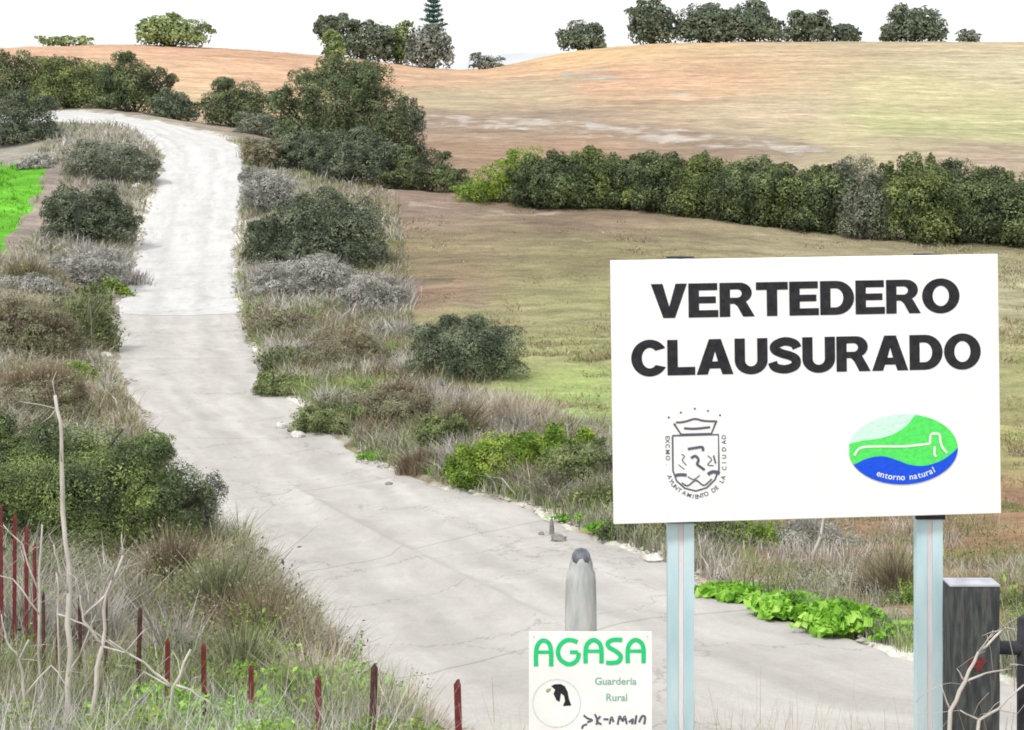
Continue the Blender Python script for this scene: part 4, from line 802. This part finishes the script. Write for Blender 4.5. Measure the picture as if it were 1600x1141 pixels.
stone(150, 590, 18, 9, 'stone', 'white stone left of the grey one at the left road edge', 11)
stone(215, 300, 22, 9, 'stone', 'white stone on the left edge of the white road', 12)
r_ = np.random.default_rng(5); V = []; Fs = []   # crumbled edge rubble, uncountable
for side, E, sgn in ((0, EL, -1), (1, ER, 1)):
    for _ in range(3600):
        i = int(len(E)*(.25+.72*r_.random()))
        if r_.random() > .35+.5*math.sin(arc[i]*.9+side)+.35*math.sin(arc[i]*2.3): continue
        V.append(E[i]+dn[i]*sgn*(abs(r_.normal())*.42-.12))
V = np.array(V); zz = tz(V[:, 0], V[:, 1]); sz = .008+.034*r_.random(len(V))**4+V[:, 1]*.0003; allV = []; base = np.array([[1, 0, 0], [0, 1, 0], [-1, 0, 0], [0, -1, 0], [0, 0, 1], [0, 0, -1]], float)
oct_ = np.array([[0, 1, 4], [1, 2, 4], [2, 3, 4], [3, 0, 4], [1, 0, 5], [2, 1, 5], [3, 2, 5], [0, 3, 5]])
P3 = np.stack([V[:, 0], V[:, 1], zz+.02], 1); J = base[None]*(sz[:, None, None]*np.array([1.3, 1, .8]))*(.6+.8*r_.random((len(V), 6, 1)))+P3[:, None]
Fo = (oct_[None]+(np.arange(len(V))*6)[:, None, None]).reshape(-1, 3)
o = link('rubble', mesh_np('rubble', J.reshape(-1, 3), Fo, False, 3), noisemat('rubble_stone', [(.28, .26, .23), (.55, .53, .49)], 3, .95, .4)); tag(o, kind='stuff')

# ------------------------------------------------------------------ stakes
sg = 'metal stakes along the lower left verge'
def stake(x, top, bot, Y, mat, label, wpx=11, tilt=0):
    X, _, Z = W(x, top, Y); bz = tz1(X, Y)-.15; Hh = Z-bz; wd = wpx*.72*Y/F
    root = empty('metal_stake', (X, Y, bz), label, 'stake', sg); root.rotation_euler = (0, R(tilt), R(random.uniform(-25, 25)))
    mb = MB(); th = .006                                   # T-shaped steel section with a cut tip
    n_ = 9
    for k in range(n_):
        z0 = Hh*k/n_; z1 = Hh*(k+1)/n_
        pass
    pf = [(-wd/2, -th), (wd/2, -th), (wd/2, th), (th, th), (th, wd*.6), (-th, wd*.6), (-th, th), (-wd/2, th)]
    v = [(x_, y_, 0) for x_, y_ in pf]+[(x_, y_, Hh-(.02 if abs(x_) > wd*.4 else 0)) for x_, y_ in pf]; m_ = len(pf)
    mb.add(v, [(i, (i+1) % m_, m_+(i+1) % m_, m_+i) for i in range(m_)]+[tuple(range(m_, 2*m_))])
    mb.build('shaft', M[mat], root)
for a in [(4,790,910,12.2,'redst','red stake cut by the left frame edge',8),(22,805,905,12,'redst','tall red stake, second from the left frame edge',8),(41,822,915,11.8,'redst','red stake in the middle of the upper left four',8),(56,850,925,11.6,'redst','short red stake, lowest of the upper left four',7),
 (70,925,1000,11.2,'darkst','thin dark stake left of the tall pale stick',6),(92,960,1085,10.9,'redst','red stake touching the tall pale stick',8),(128,932,1080,10.6,'darkst','dark stake just right of the tall pale stick',8),(165,930,1085,10.4,'darkst','dark stake behind the forked pale branch',8),
 (213,950,1110,10.1,'darkst','tallest dark stake right of the forked pale branch',10),(262,998,1080,9.9,'redst','short red stake beside the tallest dark one',10),(320,1006,1130,9.6,'redst','red stake in the middle of the row of stakes',11),(396,1040,1141,9.3,'redst','red stake left of the pale grass clump',11),
 (501,1058,1141,9.0,'redst','red stake left of the black one',13),(578,1038,1141,8.8,'darkst','thick black stake, second from the right',15),(722,1064,1141,8.6,'redst','red and dark stake, last one on the right',15)]:
    stake(*a[:6], wpx=a[6], tilt=random.uniform(-2, 2))

# ------------------------------------------------------------------ dead sticks
def sticks(name, lines, label, cat, mat='barkpale', group=None, root_ix=0):
    """lines: list of (points [(px,row,Y)], r0, r1) tubes; one connected plant"""
    p0 = Vector(W(*lines[0][0][0])); p0.z = tz1(p0.x, p0.y)-.1; mb = MB()
    for j, (pts, r0, r1) in enumerate(lines):
        P_ = [Vector(W(*p))-p0 for p in pts]
        if j == 0: P_[0] = Vector((0, 0, 0))
        Q = []
        for a, b_ in zip(P_[:-1], P_[1:]):
            for f in (0, .33, .66):
                q = a.lerp(b_, f)
                if f: q += Vector((random.gauss(0, 1), random.gauss(0, 1), random.gauss(0, 1)))*(a-b_).length*.018
                Q.append(q)
        Q.append(P_[-1]); m_ = len(Q)
        for _ in range(1+len(pts)//2):
            a_ = Q[random.randrange(m_//3, m_)]; dv = Vector((random.gauss(0, 1), random.gauss(0, .6), random.gauss(.4, .8)))*.055
            mb.tube([a_, a_+dv+Vector((0, 0, .01)), a_+dv*2+Vector((random.gauss(0, .02), 0, random.gauss(0, .02)))], [r1*.5, r1*.35, .0012], 4)
        mb.tube(Q, [(r0+(r1-r0)*i/(m_-1))*random.uniform(.88, 1.12) for i in range(m_)], 7)
    o = mb.build(name, M[mat], None, True, p0); return tag(o, label, cat, group)
ds = 'dead sticks in the lower left'
sticks('dead_stick', [([(108,1190,9),(106,1060,9),(108,930,9.05),(98,800,9.1),(96,680,9.15),(86,618,9.2)], .019, .009), ([(108,930,9.05),(92,890,9),(84,850,9)], .008, .003), ([(106,1060,9),(130,1010,8.9),(150,960,8.9)], .008, .004)], 'tall pale bare stick standing in front of the big left shrub', 'dead stick', group=ds)
sticks('dead_branch', [([(135,1200,8.7),(145,1110,8.7),(160,1010,8.75),(165,930,8.8),(192,868,8.85)], .016, .007), ([(160,1010,8.75),(130,970,8.7),(125,930,8.7)], .009, .004), ([(165,930,8.8),(128,965,8.75)], .007, .005), ([(160,1010,8.75),(195,1020,8.7),(225,985,8.7)], .006, .003), ([(192,868,8.85),(190,835,8.85)], .006, .003), ([(165,940,8.8),(205,870,8.8)], .005, .002)], 'forked pale branch right of the tall pale stick', 'dead branch', group=ds)
sticks('dead_branch', [([(235,1150,8.5),(270,1075,8.5),(298,1015,8.5)], .014, .007), ([(270,1075,8.5),(225,1035,8.5),(170,1000,8.5)], .008, .004), ([(275,1070,8.5),(300,1080,8.5),(332,1103,8.5)], .008, .005), ([(270,1075,8.5),(225,1050,8.5),(180,1105,8.5)], .006, .003)], 'crossed pale branch at the bottom between red stakes', 'dead branch', group=ds)
sticks('dead_branch', [([(45,1160,8.6),(38,1090,8.6),(30,1030,8.6),(45,1000,8.6)], .010, .005), ([(30,1030,8.6),(10,1000,8.6),(2,960,8.6)], .006, .003), ([(38,1090,8.6),(80,1040,8.6),(110,1080,8.6)], .006, .003)], 'thin grey branch near the lower left corner', 'dead branch', group=ds)
sticks('dead_branch', [([(62,1050,9.6),(62,930,9.6),(66,820,9.6)], .010, .005), ([(62,930,9.6),(35,850,9.6),(5,820,9.6)], .006, .003), ([(62,960,9.6),(20,905,9.6),(0,900,9.6)], .006, .003)], 'grey upright branch behind the upper red stakes', 'dead branch', group=ds)
sticks('dead_branch', [([(90,1060,9.3),(90,960,9.3),(88,895,9.3)], .008, .004), ([(90,960,9.3),(130,975,9.2),(190,1020,9.2)], .006, .003)], 'thin pale branch beside the red stake at the tall stick', 'dead branch', group=ds)
sticks('dead_branch', [([(1458,1190,7.6),(1485,1110,7.6),(1508,1065,7.6),(1528,1020,7.6),(1565,985,7.7)], .013, .005), ([(1508,1065,7.6),(1540,1052,7.6),(1580,1045,7.7)], .006, .003), ([(1528,1020,7.6),(1550,990,7.6)], .005, .002), ([(1485,1110,7.6),(1470,1070,7.6)], .005, .003), ([(1508,1065,7.6),(1495,1045,7.6)], .005, .002)], 'pale bare branch in front of the mossy timber post', 'dead branch', group='dead sticks by the signs')
sticks('dead_branch', [([(1500,1190,7.7),(1530,1125,7.7),(1560,1108,7.7),(1600,1070,7.7)], .011, .004), ([(1530,1125,7.7),(1500,1110,7.7)], .006, .003), ([(1560,1108,7.7),(1590,1115,7.7)], .005, .003)], 'lower pale branch crossing the foot of the timber post', 'dead branch', group='dead sticks by the signs')
sticks('dry_stalk', [([(1248,950,18),(1262,890,18),(1282,840,18),(1290,800,18)], .03, .012)], 'thin straw-coloured stalk rising from the bright weed under the sign', 'dry stalk', group='dead sticks by the signs')

# ------------------------------------------------------------------ flat lettering helpers (sign-local x right, z up, face towards -y)
def poly_add(mb, loops, off, sc=(1, 1), o=(0, 0)):
    L3 = [[Vector((p[0]*sc[0]+o[0], p[1]*sc[1]+o[1], 0)) for p in lp] for lp in loops]
    tri = tessellate_polygon(L3); fl = [p for lp in L3 for p in lp]
    V_ = [(p.x, -off, p.y) for p in fl]; Ff = []
    for a, b_, c in tri:
        cr_ = (fl[b_]-fl[a]).cross(fl[c]-fl[a]).z
        Ff.append((a, b_, c) if cr_ > 0 else (a, c, b_))
    mb.add(V_, Ff)
def arcp(cx, cy, rx, ry, a0, a1, n_=14): return [(cx+rx*math.cos(R(a0+(a1-a0)*i/n_)), cy+ry*math.sin(R(a0+(a1-a0)*i/n_))) for i in range(n_+1)]
def stroke(pts, wd, closed=False):
    P_ = [Vector(p) for p in pts]; Lf, Rt = [], []
    for i, p in enumerate(P_):
        a = P_[i-1] if (i or closed) else p; b_ = P_[(i+1) % len(P_)] if (i < len(P_)-1 or closed) else p
        d = (b_-a).normalized(); nn_ = Vector((-d.y, d.x))*wd/2; Lf.append(tuple(p+nn_)); Rt.append(tuple(p-nn_))
    return [Lf, Rt] if closed else [Lf+Rt[::-1]]
def smoothp(pts, n_=6):
    P_ = np.array(pts, float); t_ = np.linspace(0, len(P_)-1.0001, (len(P_)-1)*n_+1); return [tuple(q) for q in cr_s(P_, t_)]
s_, hb = .27, .21
G = {
 'V': (.92, [[(0,1),(.30,1),(.465,.33),(.63,1),(.92,1),(.61,0),(.31,0)]]),
 'E': (.76, [[(0,0),(0,1),(.74,1),(.74,1-hb),(s_,1-hb),(s_,.61),(.70,.61),(.70,.41),(s_,.41),(s_,hb),(.76,hb),(.76,0)]]),
 'T': (.82, [[(.275,0),(.275,1-.23),(0,1-.23),(0,1),(.82,1),(.82,1-.23),(.545,1-.23),(.545,0)]]),
 'L': (.72, [[(0,0),(0,1),(s_,1),(s_,.23),(.72,.23),(.72,0)]]),
 'A': (.96, [[(0,0),(.33,1),(.64,1),(.96,0),(.67,0),(.62,.17),(.345,.17),(.29,0)],[(.41,.37),(.555,.37),(.483,.66)]]),
 'D': (.88, [[(0,0),(0,1)]+arcp(.42,.5,.46,.5,90,-90),[(s_,.22),(s_,.78)]+arcp(.40,.5,.20,.28,90,-90)]),
 'R': (.90, [[(0,0),(0,1)]+arcp(.52,.70,.31,.30,90,-60,10)+[(.72,.36),(.90,0),(.60,0),(.46,.30),(.38,.38),(s_,.38),(s_,0)],[(s_,.56),(s_,.80)]+arcp(.46,.68,.11,.12,90,-90,8)]),
 'O': (.98, [arcp(.49,.5,.49,.52,0,360,32)[:-1], arcp(.49,.5,.215,.30,0,360,26)[:-1]]),
 'U': (.86, [[(0,1),(s_,1),(s_,.40)]+arcp(.43,.38,.16,.17,180,360,12)+[(.86-s_,1),(.86,1),(.86,.38)]+arcp(.43,.38,.43,.40,0,-180,20)+[(0,.38)]]),
 'C': (.90, [arcp(.48,.5,.48,.52,32,330,30)+arcp(.48,.5,.205,.29,318,44,26)]),
}
Sp = smoothp([(.74,.70),(.66,.83),(.42,.895),(.18,.80),(.16,.66),(.34,.555),(.56,.48),(.70,.38),(.68,.20),(.44,.105),(.17,.16),(.09,.31)], 5)
G['S'] = (.84, stroke(Sp, .245))
def word(mb, txt, cx, cz, width, height, off, gap=.035):
    tot = sum(G[c][0] for c in txt)+gap*(len(txt)-1); sx = width/tot; x = cx-width/2
    for c in txt:
        for k, lp in enumerate([G[c][1]]): poly_add(mb, lp, off, (sx, height), (x, cz-height/2))
        x += (G[c][0]+gap)*sx
def font_mesh(txt, size):
    cu_ = bpy.data.curves.new('t', 'FONT'); cu_.body = txt; cu_.size = size; cu_.align_x = 'CENTER'; cu_.offset = size*.012
    ob = bpy.data.objects.new('t', cu_); C.objects.link(ob); dg_ = bpy.context.evaluated_depsgraph_get(); me_ = bpy.data.meshes.new_from_object(ob.evaluated_get(dg_))
    bpy.data.objects.remove(ob); return me_
def text(mb, txt, x, z, size, off, rot=0, sx=1):
    me_ = font_mesh(txt, size); c_, s2 = math.cos(rot), math.sin(rot); V_ = []
    for v in me_.vertices: a, b_ = v.co.x*sx, v.co.y; V_.append((x+a*c_-b_*s2, -off, z+a*s2+b_*c_))
    mb.add(V_, [tuple(p.vertices) for p in me_.polygons]); bpy.data.meshes.remove(me_)

# ------------------------------------------------------------------ the big sign
YSG = 8.3; k = YSG/F
cxs, _, czs = W(1261, 606, YSG); gz = tz1(cxs, YSG)
sign = empty('landfill_sign', (cxs, YSG, gz), 'large white sign reading VERTEDERO CLAUSURADO on two steel posts', 'sign')
panelp = Matrix.Translation((0, 0, czs-gz)) @ Matrix.Rotation(R(4.0), 4, 'Z') @ Matrix.Rotation(R(-.75), 4, 'Y')
PW, PH = 614*k, 408*k
mb = MB(); mb.box((0, 0, 0), (PW, .028, PH)); panel = mb.build('panel', M['white'], sign); panel.matrix_local = panelp
bv = panel.modifiers.new('b', 'BEVEL'); bv.width = .004; bv.segments = 2
fr = MB()
for z in (PH*.32, -PH*.32): fr.box((0, .035, z), (PW*.92, .038, .05))
fr.build('rear_rail', M['galv'], panel)
P0 = .0165
def sp(px, row): return ((px-1259.5)*k, (606-row)*k)     # sign pixel to panel metres
a = sp(1259, 466); mb = MB(); word(mb, 'VERTEDERO', a[0]+.0, a[1], 489*k, 53*k, P0); 
a = sp(1259.5, 554); word(mb, 'CLAUSURADO', a[0], a[1], 554*k, 55*k, P0); mb.build('lettering', M['black'], panel)
# coat of arms
mb = MB(); cx, cz = sp(1081, 712)
def cp(x, y): return (cx+(x-440)/6.34*k, cz-(y-590)/6.34*k)       # crest zoom pixels
def st(pts, wd, off=P0, sm=True, closed=False):
    q = [cp(*p) for p in pts]; q = smoothp(q, 5) if sm and not closed else q
    for lp in [stroke(q, wd*.74/6.34*k, closed)]: poly_add(mb, lp, off)
st([(215,365),(215,700),(250,800),(330,875),(440,905),(550,875),(630,800),(672,700),(672,355),(215,355)], 22, sm=False, closed=True)
st([(230,235),(300,345),(600,345),(655,215)], 26, P0+.001, False); st([(330,285),(440,292),(590,280)], 30, P0+.0002); st([(250,225),(300,225),(360,215),(440,195),(520,215),(600,222),(640,222)], 26, P0+.0004)
for x, y in ((180,175),(300,130),(440,95),(570,120),(690,165)): mb.add([(cp(x+math.cos(t_)*11, y)[0], -P0, cp(x, y+math.sin(t_)*11)[1]) for t_ in np.linspace(0, -2*math.pi, 9)[:-1]], [tuple(range(8))])
st([(365,490),(440,480),(510,475),(515,515)], 34, P0+.0006); st([(395,580),(440,560),(470,600),(455,640),(490,670),(530,700)], 34, P0+.0008)
st([(240,745),(290,740),(350,745)], 42, P0+.0008); st([(560,745),(610,720),(680,735)], 46, P0+.0008); st([(300,820),(360,850),(440,800),(520,850),(600,790)], 20, P0+.001); st([(360,760),(420,790),(480,750)], 14, P0+.0012)
st([(300,540),(330,560),(310,600),(350,650)], 14); st([(560,560),(600,600),(560,650),(620,660)], 14); st([(270,640),(330,690)], 12, P0, False); st([(620,560),(640,640)], 22, P0+.0004, False)
ringt = 'EXCMO. AYUNTAMIENTO DE LA CIUDAD'
for i, ch in enumerate(ringt):
    f = i/(len(ringt)-1); Lr = [(145,370),(145,540),(160,760),(240,890),(400,975),(520,965),(650,900),(735,780),(745,600),(745,380)]
    q = cr_s(np.array(Lr, float), np.array([f*8.99]))[0]; q2 = cr_s(np.array(Lr, float), np.array([min(f*8.99+.05, 8.995)]))[0]; a0 = cp(*q); a1 = cp(*q2); 
    if ch != ' ': text(mb, ch, a0[0], a0[1], 9.5*k, P0, math.atan2(a1[1]-a0[1], a1[0]-a0[0]))
mb.build('coat_of_arms', M['ink'], panel)
# oval logo
cx, cz = sp(1410, 705)
def lp_(x, y): return (cx+(x-800)/7.27*k, cz-(y-545)/7.27*k)
er = [(800+635*math.cos(a)-0*math.sin(a), 545-400*math.sin(a)) for a in np.linspace(0, 2*math.pi, 73)[:-1]]
root = MB(); poly_add(root, [[lp_(*p) for p in er]], P0); oval = root.build('oval_logo', M['mint'], panel)
def ell(a0, a1): return [(800+635*math.cos(R(a)), 545-400*math.sin(R(a))) for a in np.linspace(a0, a1, 40)]
mb = MB(); poly_add(mb, [[lp_(*p) for p in smoothp([(176,470),(300,440),(450,425),(600,400),(740,345),(860,260),(925,180),(948,156)], 5)+ell(76, -169)]], P0+.0012); mb.build('green_field', M['lgreen'], oval)
mb = MB(); poly_add(mb, [[lp_(*p) for p in smoothp([(236,703),(380,640),(560,618),(720,665),(880,725),(1050,738),(1230,690),(1360,610),(1432,545)], 5)+ell(0, -157)]], P0+.0024); mb.build('blue_wave', M['blue'], oval)
mb = MB()
for j, pts in enumerate(([(230,600),(270,540),(340,508),(550,505),(800,512),(1000,497),(1110,490)], [(1110,490),(1120,390),(1175,375),(1225,385)], [(1225,385),(1235,480),(1262,545),(1310,600)], [(1165,520),(1160,600),(1180,640)])):
    poly_add(mb, stroke(smoothp([lp_(*p) for p in pts], 4), 26/7.27*k), P0+.0032+.0003*j)
arc_txt = 'entorno natural'
for i, ch in enumerate(arc_txt):
    a = R(238+(i/(len(arc_txt)-1))*72); q = lp_(800+565*math.cos(a)*1.0, 545-350*math.sin(a)); a0 = math.atan2(350/7.27*math.cos(a), -565/7.27*math.sin(a))
    if ch != ' ': text(mb, ch, q[0], q[1], 13.5*k, P0+.0036, a0)
mb.build('white_print', M['wprint'], oval)
# posts: open steel channel with a groove down the face
def chan(px, row_top):
    X = (px-1259.5)*k; yy_ = .06+math.sin(R(4))*X; top = -(row_top-HZ)*k-gz; wd = 41*k; mbp = MB()
    pf = [(-wd/2, 0), (-wd*.10, 0), (-wd*.10, .009), (wd*.10, .009), (wd*.10, 0), (wd/2, 0), (wd/2, .07), (-wd/2, .07)]
    b0 = tz1(cxs+X, YSG)-gz-.3; v = [(X+x, yy_+y, b0) for x, y in pf]+[(X+x, yy_+y, top) for x, y in pf]; m_ = len(pf)
    mbp.add(v, [(i, (i+1) % m_, m_+(i+1) % m_, m_+i) for i in range(m_)]); mbp.add([(X+x, yy_+y, top) for x, y in pf], [tuple(range(m_))])
    po = mbp.build('post', M['galv'], sign); g = MB(); g.box((X, yy_+.0065, (b0+top-.04)/2), (wd*.19, .004, top-b0-.05)); g.build('groove', M['galvd'], po)
    cpm = MB(); cpm.box((X, yy_+.035, top+.004), (wd*1.03, .074, .008)); cpm.build('cap', M['blackw'], po)
    cl = MB(); cl.box((X, yy_-.006, czs-gz-PH/2-.012+.000), (wd*1.12, .03, .028)); cl.build('shadow_bar', M['blackw'], po)  # black bar modelled in place of the shadow under the panel edge
chan(1063, 404); chan(1460, 401)

# ------------------------------------------------------------------ small plate with green letters
YA = 7.3; ka = YA/F; cxa, _, cza = W(922.5, 1077, YA); gza = tz1(cxa, YA)
pl = empty('plate_sign', (cxa, YA, gza), 'small white plate with green letters AGASA and a bird emblem', 'sign')
mb = MB(); PWa, PHa = 192*ka, 180*ka; mb.box((0, 0, 0), (PWa, .006, PHa)); pan = mb.build('panel', M['white2'], pl); pan.location = (0, 0, cza-gza)
pb = MB(); pb.box((0, .03, (cza-gza)/2-.1), (.045, .045, cza-gza+.2+PHa*.7)); pb.build('post', M['galv'], pl)
for x in (-PWa*.46, PWa*.46): bl = MB(); bl.tube([(x, -.006, PHa*.46), (x, .002, PHa*.46)], .004, 8); bl.build('bolt', M['galv'], pan)
def ap(x, y): return ((800+x/6.304-922.5)*ka, -(960+y/6.304-1077)*ka)     # plate zoom pixels
mb = MB(); o1 = .0045; q = 0
def sa(pts, wd=44, sm=True):
    global q
    q += 1; pp = [ap(*p) for p in pts]; poly_add(mb, stroke(smoothp(pp, 5) if sm else pp, wd/6.304*ka), o1+(q % 5)*.0003)
for x0, x1, top, bot in ((237,385,255,510),(725,880,250,480),(1140,1295,250,480)):
    sa([(x0,bot),(x0,(top+bot)/2-20),(x0+25,top+30),(x0*.5+x1*.5,top),(x1-22,top+30),(x1,(top+bot)/2-20),(x1,bot)]); sa([(x0+20,370 if x0 < 300 else 360),(x1-20,370 if x0 < 300 else 360)], 34, False)
sa([(645,272),(590,252),(530,255),(475,300),(452,370),(475,440),(540,485),(600,480),(645,440),(658,375)]); sa([(570,370),(650,370)], 38, False)
sa([(1085,250),(1000,248),(945,275),(955,320),(1030,365),(1070,410),(1050,460),(990,475),(925,472)])
mb.build('green_lettering', M['agreen'], pan)
for tx_, px_, py_ in (('Guardería', 1020, 690), ('Rural', 1030, 850)): mb = MB(); text(mb, tx_, *ap(px_, py_), 16*ka, .0045); mb.build('small_lettering', M['tgreen'], pan)
mb = MB(); q = 0; sw = 20
for pts in ([(705,990),(740,1020),(790,1040),(740,1060)], [(815,980),(840,1040),(830,1085)], [(870,1000),(835,1050),(880,1080)], [(900,1030),(950,1030)], [(960,1080),(980,1010),(1000,1060)], [(1040,1085),(1060,1000),(1090,1050),(1110,1000),(1130,1080)], [(1150,1060),(1190,1030),(1180,1080)], [(1210,1080),(1225,990)], [(1250,1060),(1280,1000),(1310,1010),(1300,1080)], [(690,1125),(700,1095),(740,1080)]): sa(pts, sw)
mb.build('handwriting', M['ink'], pan)
mb = MB(); poly_add(mb, stroke([ap(440+235*math.cos(t_), 875+235*math.sin(t_)) for t_ in np.linspace(0, 2*math.pi, 49)[:-1]], 13/6.3*ka, True), .004); rg = mb.build('round_emblem', M['ringp'], pan)
mb = MB(); poly_add(mb, [[ap(*p) for p in [(385,705),(420,686),(480,684),(520,705),(548,760),(560,830),(585,895),(500,902),(522,850),(512,800),(482,775),(468,860),(438,845),(408,780),(425,740)]]], .0045); mb.build('bird', M['black'], rg)
mb = MB(); poly_add(mb, [[ap(*p) for p in [(330,750),(350,730),(385,725),(380,750),(350,772)]]], .0048); mb.build('beak', M['beige'], rg)

# concrete bollard behind the plate
Yb = 8.0; kb = Yb/F; bx, _, bt = W(908, 860, Yb); gb = tz1(bx, Yb); H = bt-gb
bo = empty('concrete_bollard', (bx, Yb, gb), 'grey weathered round-topped bollard behind the small white plate', 'bollard')
V = []; nU = 22; hs_ = [(-.2, 1.12), (0, 1.1), (H*.3, 1.08), (H*.55, 1.04), (H*.80, 1.02), (H*.89, .98), (H*.925, .9), (H*.93, .80), (H*.955, .74), (H*.978, .60), (H*.993, .38), (H, .02)]; Rb = 23*kb
for z, rr in hs_:
    for i in range(nU):
        a = 2*math.pi*i/nU; sq = 1+.05*math.cos(4*a)+.02*math.sin(7*a+z*9); V.append((math.cos(a)*Rb*rr*sq, math.sin(a)*Rb*rr*sq, z))
mb = MB(); mb.add(V, [(j*nU+i, j*nU+(i+1) % nU, (j+1)*nU+(i+1) % nU, (j+1)*nU+i) for j in range(len(hs_)-1) for i in range(nU)]); mb.build('shaft', M['conc'], bo, True)
mb = MB(); mb.tube([(0, 0, H*.955), (0, 0, H*.985), (0, 0, H+.004), (0, 0, H+.012)], [Rb*.70, Rb*.62, Rb*.40, Rb*.1], 14); mb.build('top_cap', noisemat('dark_lead_cap', [(.05, .06, .075), (.22, .24, .28)], 14, .5, .4), bo, True)

# mossy timber post with pale cap, and the dark rail and post at the frame edge
Yt = 8.15; kt = Yt/F; X0, _, Z0 = W(1517, 908, Yt); gt = tz1(X0, Yt); H = Z0-gt
tp = empty('timber_post', (X0, Yt, gt), 'thick mossy dark timber post with a pale cap right of the sign', 'post')
mb = MB(); nb_ = 16; wd = 77*kt; V = []
for j in range(nb_+1):
    z = -.2+(H-.015+.2)*j/nb_
    for (x, y) in [(-.5, -.5), (-.17, -.5), (.17, -.5), (.5, -.5), (.5, 0), (.5, .5), (0, .5), (-.5, .5), (-.5, 0)]:
        V.append((x*wd*(1+random.uniform(-.012, .012)), y*.14+random.uniform(-.004, .004), z))
mb.add(V, [(j*9+i, j*9+(i+1) % 9, (j+1)*9+(i+1) % 9, (j+1)*9+i) for j in range(nb_) for i in range(9)]+[tuple(nb_*9+i for i in range(9))])
mb.build('shaft', M['post'], tp); mb = MB(); mb.box((0, 0, H-.006), (wd*1.01, .145, .010)); mb.build('cap', M['posttop'], tp)
mb = MB()
poly_add(mb, [[(.02+x, y) for x, y in [(-.05, .012), (-.035, .03), (-.01, .022), (.012, .034), (.045, .024), (.05, .006), (.03, -.012), (.018, -.04), (.004, -.05), (-.008, -.03), (-.03, -.014)]]], .0745); ob = mb.build('red_mark', noisemat('faded_red_paint', [(.06, .03, .03), (.24, .04, .04)], 40, .9, .5), tp); ob.location = (-.01, -.003, H-(1030-908)*kt)
Yf = 8.6; kf = Yf/F; X1, _, Z1 = W(1606, 965, Yf); gf = tz1(X1, Yf)
fe = empty('rail_fence', (X1, Yf, gf), 'black timber fence end with one rail at the right frame edge', 'fence')
mb = MB(); mb.tube([(0, 0, -.2), (.003, 0, (Z1-gf)*.5), (-.004, 0, Z1-gf)], [.065, .062, .055], 9); mb.build('post', M['blackw'], fe, True)
mb = MB(); zr = Z1-gf-48*kf; mb.tube([(-.17, -.0, zr+.005), (0, 0, zr), (1.2, 0, zr-.02)], [.038, .040, .042], 9); mb.build('rail', M['blackw'], fe, True)
mb = MB(); mb.tube([(-.1, -.0, zr-.09), (0, 0, zr-.1), (1.2, 0, zr-.12)], [.0035]*3, 5); mb.build('wire', M['galv'], fe, True)
mb = MB(); mb.tube([(1.2, 0, tz1(X1+1.2, Yf)-gf-.2), (1.2, 0, Z1-gf)], [.065, .055], 9); mb.build('post', M['blackw'], fe, True)
